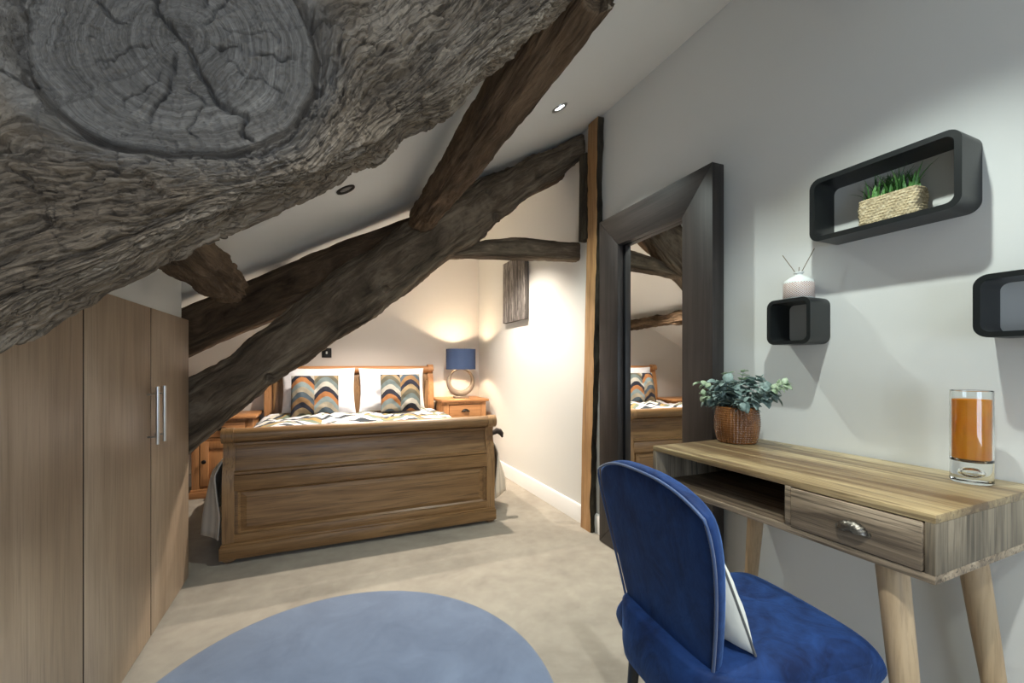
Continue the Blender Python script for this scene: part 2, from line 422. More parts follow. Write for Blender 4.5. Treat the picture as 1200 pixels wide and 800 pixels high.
def skirting(name, y0, y1):
    prism(name, [(XW, 0), (XW - .018, 0), (XW - .018, .108), (XW - .012, .119), (XW - .004, .122), (XW, .122)], 'Y', y0, y1, M['trim'])['kind'] = 'structure'
skirting('baseboard_right', 2.505, YB)
skirting('baseboard_right', YF, 2.385)
prism('baseboard_back', [(YB, 0), (YB - .018, 0), (YB - .018, .108), (YB - .004, .122), (YB, .122)], 'X', XL, XW - .02, M['trim'])['kind'] = 'structure'

# ------------------------------------------------------------------ beams
def timber(name, tops, bots, ycen, hy, mat, label, cat='beam', nexp=4.5, amp=.012, n=320, m=112, seed=1, kind='thing', holes=(), endcut=0):
    """Roof timber lying across the room: the top and bottom outlines are (x, z) in its own vertical plane, ycen(x) is that plane, hy the half thickness."""
    def cum(p):
        p = np.array(p); d = np.r_[0, np.cumsum(np.hypot(*np.diff(p, axis=0).T))]; return d / d[-1], p
    t = np.linspace(0, 1, n)
    ta, A = cum(tops); tb, B = cum(bots)
    Tx, Tz = np.interp(t, ta, A[:, 0]), np.interp(t, ta, A[:, 1]); Bx, Bz = np.interp(t, tb, B[:, 0]), np.interp(t, tb, B[:, 1])
    ph = np.linspace(0, 2 * PI, m, endpoint=False)
    cs, sn = np.cos(ph), np.sin(ph); e = 2 / nexp
    sy, sz = np.sign(cs) * np.abs(cs) ** e, np.sign(sn) * np.abs(sn) ** e
    cx, cz = (Tx + Bx) / 2, (Tz + Bz) / 2; hx, hz = (Tx - Bx) / 2, (Tz - Bz) / 2
    Xp = cx[:, None] + hx[:, None] * sz; Zp = cz[:, None] + hz[:, None] * sz; Yp = ycen(cx)[:, None] + hy * sy
    L = np.r_[0, np.cumsum(np.hypot(np.diff(cx), np.diff(cz)))][:, None] + 0 * Xp
    per = 2 * (np.hypot(hx, hz).mean() + hy) * 2 / m
    V = (np.arange(m) * per)[None, :] + 0 * Xp
    ln = np.hypot(hx, hz)[:, None]
    d = amp * fbm(L * 5, 6 * Yp + 3 * sz * ln * 2, 6 * sz * ln, 4, seed) + amp * .55 * fbm(L * 7, 45 * sz * ln, 45 * Yp, 3, seed + 5)
    ck = vnoise(L * 1.6, 17 * sz * ln, 17 * Yp, seed + 9) + .3 * vnoise(L * 7, 60 * sz * ln, 60 * Yp, seed + 10)
    d = d - amp * .9 * (1 - smooth(0, .16, np.abs(ck))) * smooth(-.3, .3, fbm(L * 2, 4 * sz * ln, Yp, 2, seed + 11)) + amp * .3 * fbm(L * 14, 95 * sz * ln, 95 * Yp, 2, seed + 12)
    for hx_, hz_, hr_, hd_ in holes:
        d = d - hd_ * np.exp(-(((Xp - hx_) ** 2 + (Zp - hz_) ** 2) / hr_ ** 2) ** 2) * (sy < 0)
    nx, nz = hx[:, None] / ln * sz, hz[:, None] / ln * sz; ny = sy
    q = np.sqrt(nx ** 2 + nz ** 2 + ny ** 2)
    Xp, Yp, Zp = Xp + d * nx / q, Yp + d * ny / q, Zp + d * nz / q
    vs = np.stack([Xp, Yp, Zp], -1).reshape(-1, 3)
    fs = [(i * m + k, (i + 1) * m + k, (i + 1) * m + (k + 1) % m, i * m + (k + 1) % m) for i in range(n - 1) for k in range(m)]
    fs += [tuple(range(m)), tuple((n - 1) * m + k for k in reversed(range(m)))]
    me = raw(name, vs, fs)
    uvl = me.uv_layers.new(name='UVMap'); Lf, Vf = L.ravel(), V.ravel()
    li = np.zeros(len(me.loops), dtype=np.int32); me.loops.foreach_get('vertex_index', li)
    vv = Vf[li]; k0 = li % m
    # the seam quads close the ring: give their wrapped corners the full perimeter
    st = np.zeros(len(me.polygons), dtype=np.int32); me.polygons.foreach_get('loop_start', st)
    for i in range((n - 1) * m):
        if i % m == m - 1:
            for j in range(4):
                q_ = st[i] + j
                if k0[q_] == 0: vv[q_] = m * per
    uvl.data.foreach_set('uv', np.stack([Lf[li], vv], -1).astype(np.float32).ravel())
    bm = bmesh.new(); bm.from_mesh(me); bmesh.ops.recalc_face_normals(bm, faces=bm.faces); bm.to_mesh(me); bm.free()
    return tag(link(name, me, mat), label, cat, kind=kind)
TP = lambda x: 2.651 - .082 * np.asarray(x)
timber('principal_rafter',
       [(-1.50, .42), (-1.05, .72), (-.634, 1.024), (-.468, 1.144), (-.342, 1.255), (-.2, 1.365), (-.072, 1.505), (.109, 1.668), (.313, 1.833), (.616, 2.049), (.893, 2.27), (1.261, 2.48), (1.645, 2.688)],
       [(-1.25, .10), (-1.0, .35), (-.634, .655), (-.48, .793), (-.31, .95), (-.038, 1.162), (.186, 1.323), (.595, 1.655), (.937, 1.916), (1.189, 2.161), (1.645, 2.52)],
       lambda x: TP(x) + .085, .085, M['timber'], 'massive dark old timber sloping diagonally in front of the bed up to the wall post', amp=.016, seed=3, n=420, holes=((.90, 2.08, .022, .05), (.97, 2.20, .02, .05), (1.02, 2.05, .03, .05), (.33, 1.55, .018, .03), (-.27, 1.02, .02, .04), (1.30, 2.35, .016, .03), (.05, 1.32, .03, .02)))
timber('upper_rafter', [(-1.55, .99), (-.694, 1.426), (-.45, 1.556), (-.226, 1.678), (.063, 1.836), (.538, 2.068), (1.0, 2.30), (1.6, 2.60)],
       [(-1.55, .70), (-.673, 1.15), (-.518, 1.237), (-.2, 1.403), (.2, 1.62), (.6, 1.84), (1.0, 2.10), (1.6, 2.45)],
       lambda x: TP(x) + .26, .075, M['timberred'], 'brown squared rafter just under the sloping ceiling, running behind the big diagonal timber', amp=.006, seed=8, nexp=5)
timber('collar_beam', [(.60, 1.80), (.777, 1.852), (.977, 1.92), (1.236, 1.956), (1.434, 1.952), (1.66, 1.963)], [(.60, 1.75), (.766, 1.782), (1.093, 1.808), (1.434, 1.824), (1.66, 1.825)],
       lambda x: TP(x) + .12, .06, M['timber'], 'short horizontal beam joining the diagonal timber to the upright wall post', amp=.006, seed=12, n=140, m=72)
def log_y(name, x, z, r, y0, y1, mat, label, seed, sag=0.0, amp=.012, n=220, m=80, taper=0.0, tilt=0.0, rz=None):
    t = np.linspace(0, 1, n); ph = np.linspace(0, 2 * PI, m, endpoint=False)
    L = (y0 + (y1 - y0) * t)[:, None]; rr = (r * (1 + taper * (t - .5)))[:, None]; rzz = rr if rz is None else rr * rz / r
    cs, sn = np.cos(ph)[None], np.sin(ph)[None]
    d = amp * fbm(L * 4, cs * 2, sn * 2, 4, seed) + amp * .6 * fbm(L * 6, cs * 8, sn * 8, 3, seed + 4)
    d = d - amp * .6 * (1 - smooth(0, .16, np.abs(vnoise(L * 1.8, cs * 2.2, sn * 2.2, seed + 6) + .25 * vnoise(L * 8, cs * 7, sn * 7, seed + 7))))
    e = .72
    X = x + tilt * (t - .5)[:, None] + (rr + d) * np.sign(cs) * np.abs(cs) ** e; Zq = z + sag * np.sin(PI * t)[:, None] + (rzz + d) * np.sign(sn) * np.abs(sn) ** e
    Yq = L + .02 * fbm(cs * 3, sn * 3, L * .0 + seed, 3, seed)
    vs = np.stack([X, Yq + 0 * X, Zq], -1).reshape(-1, 3)
    fs = [(i * m + k, (i + 1) * m + k, (i + 1) * m + (k + 1) % m, i * m + (k + 1) % m) for i in range(n - 1) for k in range(m)]
    fs += [tuple(range(m)), tuple((n - 1) * m + k for k in reversed(range(m)))]
    me = raw(name, vs, fs)
    uvl = me.uv_layers.new(name='UVMap')
    li = np.zeros(len(me.loops), dtype=np.int32); me.loops.foreach_get('vertex_index', li)
    vv = (li % m) * (2 * PI * r / m); uu = np.repeat((L[:, 0]), m)[li]
    st = np.zeros(len(me.polygons), dtype=np.int32); me.polygons.foreach_get('loop_start', st)
    for i in range(m - 1, (n - 1) * m, m):
        for j in range(4):
            if li[st[i] + j] % m == 0: vv[st[i] + j] = 2 * PI * r
    uvl.data.foreach_set('uv', np.stack([uu, vv], -1).astype(np.float32).ravel())
    bm = bmesh.new(); bm.from_mesh(me); bmesh.ops.recalc_face_normals(bm, faces=bm.faces); bm.to_mesh(me); bm.free()
    return tag(link(name, me, mat), label, 'beam', kind='thing')
log_y('purlin', .54, 1.955, .072, .80, 2.56, M['timberred'], 'rough round log under the ceiling left of the lit downlight', 21, amp=.009)
log_y('purlin', -.385, 1.44, .082, .98, 2.27, M['timberred'], 'thick rough log end poking out above the wardrobe', 25, amp=.013, taper=-.1, rz=.07)
log_y('purlin', -.2, 1.61, .065, 2.99, YB - .01, M['timberred'], 'rough low log over the bed, seen only in the mirror', 29, amp=.016)

# upright post against the right wall
def post(name, x0, x1, y0, y1, lean, z1, mat, label, seed, amp, cat='post', z0=0.0):
    n, k = 120, 9
    nodes = []
    per = [(x0, y0 + (y1 - y0) * i / k) for i in range(k)] + [(x0 + (x1 - x0) * i / k, y1) for i in range(k)] + [(x1, y1 + (y0 - y1) * i / k) for i in range(k)] + [(x1 + (x0 - x1) * i / k, y0) for i in range(k)]
    m = len(per); P = np.array(per); zz = np.linspace(z0, z1, n)
    Zq = zz[:, None] + 0 * P[None, :, 0]
    X = P[None, :, 0] + 0 * Zq; Yq = P[None, :, 1] + lean * Zq / z1
    front = (np.abs(P[:, 1] - y0) < 1e-6)[None, :] | (np.abs(P[:, 0] - x0) + np.abs(P[:, 1] - y0) < .012)[None, :]
    d = fbm(Zq * 5, X * 9, Yq * 9, 4, seed) + .6 * fbm(Zq * 16, X * 40, Yq * 40, 2, seed + 3)
    Yq = Yq + np.where(front, amp, amp * .15) * d + .008 * fbm(Zq * 1.7, 0 * Zq, seed, 2, seed + 30); X = X + amp * .2 * d
    vs = np.stack([X, Yq, Zq], -1).reshape(-1, 3)
    fs = [(i * m + q, i * m + (q + 1) % m, (i + 1) * m + (q + 1) % m, (i + 1) * m + q) for i in range(n - 1) for q in range(m)]
    fs += [tuple(reversed(range(m))), tuple((n - 1) * m + q for q in range(m))]
    me = raw(name, vs, fs, True, 40)
    uvl = me.uv_layers.new(name='UVMap'); li = np.zeros(len(me.loops), dtype=np.int32); me.loops.foreach_get('vertex_index', li)
    w = np.r_[0, np.cumsum(np.hypot(*np.diff(P, axis=0).T))]
    uvl.data.foreach_set('uv', np.stack([vs[li, 2], w[li % m]], -1).astype(np.float32).ravel())
    bm = bmesh.new(); bm.from_mesh(me); bmesh.ops.recalc_face_normals(bm, faces=bm.faces); bm.to_mesh(me); bm.free()
    o = link(name, me, mat)
    if len(mat) > 1:
        for p in me.polygons:
            if p.normal.y < -.55: p.material_index = 1
    return tag(o, label, cat, kind='thing')
post('timber_post', 1.60, 1.643, 2.39, 2.50, -.10, ceil(1.60) - .002, [M['newtimber'], M['bark']], 'tall honey coloured wooden post with a dark bark edge at the right wall', 40, .010)
post('timber_stud', 1.59, 1.643, 2.41, 2.50, -.0, 2.50, [M['bark']], 'narrow dark old upright directly behind the honey coloured post', 44, .012, z0=1.93)

# foreground timber with the sawn branch
def near_beam():
    lowX = np.array([-1.58, -1.0, -.433, -.378, -.307, -.231, -.109, .031, .159, .230, .305, .385, .470, .611, .75, .95, 1.64])
    lowZ = np.array([.38, .75, 1.117, 1.152, 1.206, 1.260, 1.349, 1.444, 1.540, 1.593, 1.682, 1.768, 1.864, 1.983, 2.09, 2.24, 2.58])
    xs = np.r_[np.linspace(-1.58, -.45, 60, endpoint=False), np.linspace(-.45, .66, 760), np.linspace(.665, 1.64, 60)]
    zl = np.interp(xs, lowX, lowZ)
    ker = np.ones(9) / 9; zl[70:-70] = np.convolve(zl, ker, 'same')[70:-70]
    zt = np.minimum(zl + .52, ceil(xs) - .02)
    # section (superellipse), sampled evenly along its outline: dense on the face and the underside
    e = 2 / 7.0; yc, hy = .812, .070
    pd = np.linspace(.25 * PI, 2.25 * PI, 40001)
    fy, fz = hy * np.sign(np.cos(pd)) * np.abs(np.cos(pd)) ** e, .25 * np.sign(np.sin(pd)) * np.abs(np.sin(pd)) ** e
    arc = np.r_[0, np.cumsum(np.hypot(np.diff(fy), np.diff(fz)))]
    kf, kb = arc[np.searchsorted(pd, .70 * PI)], arc[np.searchsorted(pd, 1.72 * PI)]
    want = np.r_[np.linspace(0, kf, 20, endpoint=False), np.linspace(kf, kb, 420, endpoint=False), np.linspace(kb, arc[-1], 60, endpoint=False)]
    ph = np.interp(want, arc, pd)
    cs, sn = np.cos(ph), np.sin(ph)
    sy, sz = np.sign(cs) * np.abs(cs) ** e, np.sign(sn) * np.abs(sn) ** e
    zc, hz = (zl + zt) / 2, (zt - zl) / 2
    n, m = len(xs), len(ph)
    X = xs[:, None] + 0 * sz[None]; Z = zc[:, None] + hz[:, None] * sz; Y = yc + hy * sy[None] + 0 * X
    al = math.radians(37.5); ca, sa = math.cos(al), math.sin(al)
    u = X * ca + Z * sa; v = -X * sa + Z * ca - np.where(sn[None] < 0, Y - (yc - hy), 0) * .8
    kx, kz = -.170, 1.548
    ku, kv = kx * ca + kz * sa, -kx * sa + kz * ca
    a, b = .180, .148
    un, vn = (u - ku) / a, (v - kv) / b
    un = un + .10 * fbm(u * 6, v * 6, 1.0, 3, 70); vn = vn + .10 * fbm(u * 6, v * 6, 5.0, 3, 71)
    front = smooth(.01, .05, (yc - Y) + 0 * X)       # only the face towards the room carries the branch
    r = np.sqrt(un ** 2 + vn ** 2) + (1 - front) * 3
    r2 = np.maximum(r, 1.0) ** 2
    phi = un * (1 + front / r2) * a; psi = vn * (1 - front / r2) * b
    th = np.arctan2(vn, un)
    inside = 1 - smooth(.97, 1.03, r)
    # eroded grain: short checks stacked along the flow
    w1 = .007 * fbm(u * 14, v * 14, 2.0, 3, 80); w2 = .05 * fbm(u * 9, v * 9, 4.0, 2, 81)
    P, S = phi + w2 * .4, psi + w1
    c1 = fbm(P * 26, S * 118, 0.0, 3, 90); c2 = fbm(P * 55, S * 210, 3.0, 2, 95); c3 = fbm(P * 7, S * 42, 6.0, 3, 97)
    patch = smooth(-.5, .5, fbm(u * 5, v * 7, 8.0, 3, 99))
    def chk(n, w): return 1 - smooth(0, w, np.abs(n))
    q1 = vnoise(P * 22, S * 66, 0.0, 90) + .28 * vnoise(P * 80, S * 140, 1.0, 91)
    q2 = vnoise(P * 36, S * 104, 3.0, 92) + .28 * vnoise(P * 110, S * 200, 1.0, 93)
    q3 = vnoise(P * 62, S * 30, 5.0, 98)                  # short checks across the grain that break it into blocks
    keep = smooth(-.5, .2, fbm(u * 16, v * 22, 7.0, 3, 94)); keep2 = smooth(-.3, .3, fbm(u * 20, v * 26, 9.0, 3, 96))
    wood_d = (-.0170 * chk(q1, .22) * (.35 + .65 * keep) - .0110 * chk(q2, .24) * keep2 - .006 * chk(q3, .12) * (1 - keep)) * (.5 + .5 * patch) - .012 * smooth(.4, .75, c3) + .0050 * c1 + .0014 * c2
    wood_d = wood_d * np.where(sn[None] < -.75, .55, 1.0)
    big = .014 * fbm(u * 4.5, v * 7, 11.0, 3, 101) + .005 * fbm(u * 16, v * 22, 12.0, 3, 103)
    # sawn face of the branch: flat, rings and radial shakes
    rings = .0006 * np.sin(r * 150 + 9 * fbm(un * 2, vn * 2, 1.0, 3, 110)) + .0016 * fbm(th * 16, r * 4, 0.0, 3, 112) + .0022 * fbm(u * 130, v * 130, 0.0, 3, 113) - .0035 * smooth(.35, .7, fbm(u * 60, v * 60, 3.0, 3, 114))
    shake = 0 * r
    for ang, w, r0, r1, dep in ((1.55, .020, .02, .97, .022), (-1.72, .022, .0, .95, .022), (2.75, .014, .25, .62, .012), (3.35, .011, .3, .7, .010), (3.72, .017, .12, .72, .014), (4.15, .012, .35, .85, .012), (-.62, .013, .2, .85, .014), (.28, .012, .18, .6, .010), (.62, .014, .35, .9, .014), (-.25, .009, .3, .9, .008), (-1.1, .008, .3, .8, .008), (2.2, .010, .4, .95, .010)):
        da = (th - ang + .16 * fbm(r * 4, ang * 3.1, 0.0, 3, 120) + PI) % (2 * PI) - PI
        prof = smooth(r0 - .04, r0 + .06, r) * (1 - smooth(r1 - .08, r1 + .04, r))
        wid = w * (.5 + .9 * np.abs(fbm(r * 7, ang, 0.0, 2, 130)))
        shake = shake - dep * prof * np.exp(-(da * r / wid) ** 2)
    hole = -.02 * np.exp(-(((un + .05) ** 2 + (vn + .42) ** 2) / .012)) - .016 * np.exp(-(((un - .05) ** 2 + (vn - .05) ** 2) / .004))
    disc = .006 + rings + shake + hole
    lipw = fbm(th * 3, r * 2, 2.0, 3, 140)
    lip = front * (.016 * np.exp(-((r - 1.17) / .10) ** 2) * (.7 + .5 * lipw) - .020 * np.exp(-((r - 1.03) / (.035 + .02 * np.abs(lipw))) ** 2) * smooth(-.35, .35, lipw + .15))
    d = big * (1 - inside) + wood_d * (1 - inside) + disc * inside + lip
    # outward normal of the smooth section
    dy = np.sign(cs) * np.abs(cs) ** (2 - e); dz = np.sign(sn) * np.abs(sn) ** (2 - e)
    ny = (dy / hy)[None] + 0 * X; nzz = dz[None] / hz[:, None]
    q = np.hypot(ny, nzz)
    ny, nq = ny / q, nzz / q
    slope = np.gradient(zl, xs)[:, None]
    nx = -nq * slope; q = np.sqrt(nx ** 2 + ny ** 2 + nq ** 2)
    X2, Y2, Z2 = X + d * nx / q, Y + d * ny / q, Z + d * nq / q
    vs = np.stack([X2, Y2, Z2], -1).reshape(-1, 3)
    I, K = np.meshgrid(np.arange(n - 1), np.arange(m), indexing='ij'); K2 = (K + 1) % m
    quads = np.stack([I * m + K, (I + 1) * m + K, (I + 1) * m + K2, I * m + K2], -1).reshape(-1, 4)
    me = bpy.data.meshes.new('near_timber')
    nq4 = len(quads)
    loops = np.r_[quads.ravel(), np.arange(m)[::-1], (n - 1) * m + np.arange(m)]
    starts = np.r_[np.arange(nq4) * 4, nq4 * 4, nq4 * 4 + m]
    me.vertices.add(len(vs)); me.vertices.foreach_set('co', vs.astype(np.float32).ravel())
    me.loops.add(len(loops)); me.loops.foreach_set('vertex_index', loops.astype(np.int32))
    me.polygons.add(len(starts)); me.polygons.foreach_set('loop_start', starts.astype(np.int32))
    me.update(calc_edges=True); me.validate()
    me.polygons.foreach_set('use_smooth', np.ones(len(me.polygons), dtype=bool))
    uvl = me.uv_layers.new(name='UVMap'); li = np.zeros(len(me.loops), dtype=np.int32); me.loops.foreach_get('vertex_index', li)
    gu = (phi * (1 - inside) + inside * (th * .06)).ravel(); gv = (psi * (1 - inside) + inside * r * .5).ravel()
    uvl.data.foreach_set('uv', np.stack([gu[li], gv[li]], -1).astype(np.float32).ravel())
    at = me.attributes.new('knot', 'FLOAT', 'POINT')
    kk = np.maximum(inside, front * np.exp(-((r - 1.1) / .16) ** 2) * .8)
    at.data.foreach_set('value', kk.ravel().astype(np.float32))
    bm = bmesh.new(); bm.from_mesh(me); bmesh.ops.recalc_face_normals(bm, faces=bm.faces); bm.to_mesh(me); bm.free()
    return tag(link('foreground_timber', me, M['near']), 'huge eroded grey timber with a round sawn branch face showing rings and cracks', 'beam', kind='thing')
near_beam()

# ------------------------------------------------------------------ wardrobe
WFX = -.628
wd = thing('wardrobe', 'tall pale oak fitted wardrobe with flush doors under the sloping roof', 'wardrobe', (WFX, 1.9, 0))
def W(x, y, z): return (x - WFX, y - 1.9, z)
boxes('body', [(W(-.99, 1.09, .06), W(WFX - .045, 2.676, 1.322))], M['wardrobe'], wd, .001)
boxes('plinth', [(W(-.98, 1.10, 0), W(WFX - .07, 2.66, .06))], M['wardrobe'], wd, .001)
for i, (y0, y1) in enumerate(((1.100, 1.6205), (1.6275, 2.1495), (2.1565, 2.678))):
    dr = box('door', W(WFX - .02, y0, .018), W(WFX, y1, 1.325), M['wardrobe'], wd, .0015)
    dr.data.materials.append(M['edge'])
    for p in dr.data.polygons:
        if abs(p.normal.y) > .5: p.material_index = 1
    hy_ = None if i == 0 else (2.115 if i == 1 else 2.195)
    if hy_:
        bm = bmesh.new(); x = WFX + .032
        tube_bm(bm, [W(x, hy_, .785), W(x, hy_, 1.012)], .006, 12)
        for zz in (.815, .982): tube_bm(bm, [W(WFX - .002, hy_, zz), W(x, hy_, zz)], .004, 10)
        link('handle', finish(bm, 'handle'), M['steel'], dr)['label'] = 'brushed steel bar handle'
prism('trim_1', [(-.98, 1.3255), (WFX - .012, 1.3255), (WFX - .012, ceil(WFX - .012) - .001), (-.98, ceil(-.98) - .001)], 'Y', .98, 2.604, M['wall'])['kind'] = 'structure'

# ------------------------------------------------------------------ rug
bm = bmesh.new()
rx, ry = .69, .735; ring = 120
prof = [(0, .010), (.6, .0105), (.97, .010), (.992, .007), (1.0, .002), (1.0, .001)]
rows = [[bm.verts.new((rx * k * math.cos(2 * PI * i / ring), ry * k * math.sin(2 * PI * i / ring), z)) for i in range(ring)] if k else [bm.verts.new((0, 0, z))] for k, z in prof]
for a, b in zip(rows, rows[1:]):
    for i in range(ring):
        j = (i + 1) % ring
        bm.faces.new((a[0], b[i], b[j]) if len(a) == 1 else (a[i], b[i], b[j], a[j]))
bm.faces.new(rows[-1])
tag(link('round_rug', finish(bm, 'round_rug'), M['rug'], loc=(.055, 1.465, 0)), 'round slate blue rug lying on the beige carpet in front of the bed', 'rug')

# ------------------------------------------------------------------ bed
bed = thing('sleigh_bed', 'oak sleigh bed with scrolled panelled footboard facing the room', 'bed', (.29, 2.8, 0))
BX0, BX1 = -.50 - .29, 1.09 - .29
def catm(pts, k=8):
    P = [Vector((p[0], p[1])) for p in pts]; out = []
    P = [2 * P[0] - P[1]] + P + [2 * P[-1] - P[-2]]
    for i in range(1, len(P) - 2):
        for j in range(k):
            t = j / k; p0, p1, p2, p3 = P[i - 1:i + 3]
            q = .5 * ((2 * p1) + (-p0 + p2) * t + (2 * p0 - 5 * p1 + 4 * p2 - p3) * t * t + (-p0 + 3 * p1 - 3 * p2 + p3) * t ** 3)
            out.append((q.x, q.y))
    out.append((P[-2].x, P[-2].y)); return out
# side profile (y outward is negative), the front line of the board
def foot_front(off): 
    return catm([(.035, .09), (.035, .30), (.035, .42), (.045, .50), (.068, .58), (.072, .63), (.055, .675)], 6)
fr = foot_front(0)
roll = [(.028 + .043 * math.cos(t), .705 + .043 * math.sin(t)) for t in np.linspace(-.25 * PI, -1.6 * PI, 22)]
roll = [(.020 + .042 * math.cos(t), .706 + .042 * math.sin(t)) for t in np.linspace(-.35 * PI, -1.75 * PI, 22)]
back = [(y + .045, z) for y, z in reversed(fr)]
prism('footboard_panel', fr + back, 'X', BX0 + .03, BX1 - .03, M['oakX'], bed, 0, 40)
# top roll
prism('top_roll', [(.026 + .037 * math.cos(t), .706 + .037 * math.sin(t)) for t in np.linspace(0, 2 * PI, 28, endpoint=False)], 'X', BX0 - .006, BX1 + .006, M['oakX'], bed, .004, 40)
# mouldings that follow the board
def yfront(z):
    for (y0, z0), (y1, z1) in zip(fr, fr[1:]):
        if z0 <= z <= z1: return y0 + (y1 - y0) * (z - z0) / max(z1 - z0, 1e-6)
    return fr[-1][0] if z > fr[-1][1] else fr[0][0]
def mould(z, h, d):
    y = yfront(z)
    return [(y + .01, z - h / 2), (y - d * .6, z - h / 2), (y - d, z - h / 4), (y - d, z + h / 4), (y - d * .5, z + h / 2), (y + .01, z + h / 2)]
for z, h, d in ((.651, .024, .020), (.490, .024, .020)):
    prism('moulding', mould(z, h, d), 'X', BX0 + .045, BX1 - .045, M['oakX'], bed, .002, 40)
# lower frame with a fielded panel
y0 = .035
boxes('footboard_rail', [((BX0 + .045, y0 - .014, .392), (BX1 - .045, y0 + .01, .478)), ((BX0 + .045, y0 - .014, .10), (BX1 - .045, y0 + .01, .152))], M['oakX'], bed, .004)
bm = bmesh.new()
def ringq(x0, x1, z0, z1, y): return [bm.verts.new(p) for p in ((x0, y, z0), (x1, y, z0), (x1, y, z1), (x0, y, z1))]
px0, px1, pz0, pz1 = BX0 + .062, BX1 - .062, .152, .392
rr = [ringq(px0, px1, pz0, pz1, y0 + .0), ringq(px0 + .002, px1 - .002, pz0 + .002, pz1 - .002, y0 - .012), ringq(px0 + .014, px1 - .014, pz0 + .012, pz1 - .012, y0 - .002), ringq(px0 + .045, px1 - .045, pz0 + .035, pz1 - .035, y0 - .010)]
for a, b in zip(rr, rr[1:]):
    for i in range(4): bm.faces.new((a[i], a[(i + 1) % 4], b[(i + 1) % 4], b[i]))
bm.faces.new(rr[-1])
link('fielded_panel', finish(bm, 'fielded_panel', False), M['oakX'], bed)
# scrolled end posts
out = [(.020, .02)] + [(y - .012, z) for y, z in fr[1:-1]]
sc_ = [(.025 + .042 * math.cos(t), .705 + .042 * math.sin(t)) for t in np.linspace(-.52 * PI, -1.92 * PI, 20)]
inn = [(y + .062, z) for y, z in reversed(fr[1:-1])] + [(.095, .02)]
for x0, x1 in ((BX0 - .012, BX0 + .047), (BX1 - .047, BX1 + .012)):
    p = prism('end_post', out + sc_ + inn, 'X', x0, x1, M['oakZ'], bed, .004, 40)
boxes('plinth', [((BX0 - .023, -.002, .022), (BX1 + .016, .11, .094)), ((BX0 - .016, .006, .09), (BX1 + .010, .10, .106))], M['oakX'], bed, .005)
for x in (BX0 + .02, BX1 - .02):
    for yy in (.05, 1.83):
        link('bun_foot', lathe_mesh('bun_foot', [(0, 0), (.028, 0), (.036, .008), (.034, .018), (.02, .024), (0, .024)], 20), M['oakZ'], bed, loc=(x, yy, 0))
for x in (BX0 + .02, BX1 - .05):
    box('side_rail', (x, .09, .16), (x + .03, 1.80, .36), M['oakY'], bed, .004)
box('mattress', (BX0 + .06, .10, .30), (BX1 - .06, 1.78, .55), M['white'], bed, .05, 4)
# headboard
hy0 = 1.80
hb = catm([(hy0, .10), (hy0, .60), (hy0 + .005, .80), (hy0 + .03, .95), (hy0 + .05, 1.02)], 6)
prism('headboard_panel', hb + [(y + .04, z) for y, z in reversed(hb)], 'X', BX0 + .05, BX1 - .05, M['oakZ'], bed, 0, 40)
prism('headboard_roll', [(hy0 + .045 + .042 * math.cos(t), 1.045 + .038 * math.sin(t)) for t in np.linspace(0, 2 * PI, 26, endpoint=False)], 'X', BX0 + .03, BX1 - .03, M['pineX'], bed, .003, 40)
hs = [(hy0 - .02, .02)] + [(y - .015, z) for y, z in hb[1:]] + [(hy0 + .045 + .05 * math.cos(t), 1.048 + .05 * math.sin(t)) for t in np.linspace(-.9 * PI, -1.95 * PI, 16)] + [(y + .055, z) for y, z in reversed(hb[1:])] + [(hy0 + .055, .02)]
for x0, x1 in ((BX0 + .0, BX0 + .06), (BX1 - .06, BX1 - .0)):
    prism('headboard_post', hs, 'X', x0, x1, M['pineZ'], bed, .004, 40)
for x in (BX0 + .07, BX1 - .10):
    box('headboard_stile', (x, hy0 - .012, .3), (x + .05, hy0 + .02, .93), M['oakZ'], bed, .004)

# bedspread hanging down both sides
def drape(name, xs, zs, y0, y1, fold, mat, seed, ny=90, hem=.02):
    """A cloth strip: section polyline xs, zs, folds grow towards its hanging ends."""
    P = np.array(list(zip(xs, zs)), float); d = np.r_[0, np.cumsum(np.hypot(*np.diff(P, axis=0).T))]
    n = 70; t = np.linspace(0, d[-1], n); X = np.interp(t, d, P[:, 0])[:, None]; Zs = np.interp(t, d, P[:, 1])[:, None]
    y = np.linspace(y0, y1, ny)[None]
    mid = (P[:, 0].min() + P[:, 0].max()) / 2; zmax = P[:, 1].max()
    hang = np.clip((zmax - Zs) / .35, 0, 1)
    sgn = np.sign(X - mid)
    wob = fbm(y * 5.5, sgn * 3, 0.0, 3, seed)
    curl = 1 - smooth(0, .16, y - y0)                 # the foot corners fall inwards against the bed post
    Xo = X + sgn * hang * (fold * (np.sin(y * 34 + 2 * wob) * .6 + wob) * (1 - curl) + .045 * (1 - curl) - .07 * curl)
    Yo = y + 0 * X + hang * .015 * fbm(y * 9, X, 0.0, 2, seed + 3)
    Zo = Zs + 0 * y + (1 - hang) * .012 * fbm(X * 6, y * 6, 0.0, 3, seed + 5) + hang * hem * fbm(y * 6, sgn * 2, 1.0, 2, seed + 7)
    vs = np.stack([Xo, Yo, Zo], -1).reshape(-1, 3)
    fs = [(i * ny + j, (i + 1) * ny + j, (i + 1) * ny + j + 1, i * ny + j + 1) for i in range(n - 1) for j in range(ny - 1)]
    o = link(name, raw(name, vs, fs), mat)
    s = o.modifiers.new('thick', 'SOLIDIFY'); s.thickness = .008; s.offset = 1
    return o
sp = drape('bedspread', [-.615, -.60, -.585, -.53, -.46, 0, .6, 1.05, 1.135, 1.185, 1.205, 1.215], [.10, .3, .46, .545, .572, .575, .575, .572, .545, .46, .3, .13], 2.915, 4.20, .028, M['throw'], 51)
tag(sp, 'grey beige woven bedspread hanging down both sides of the oak bed', 'bedspread')
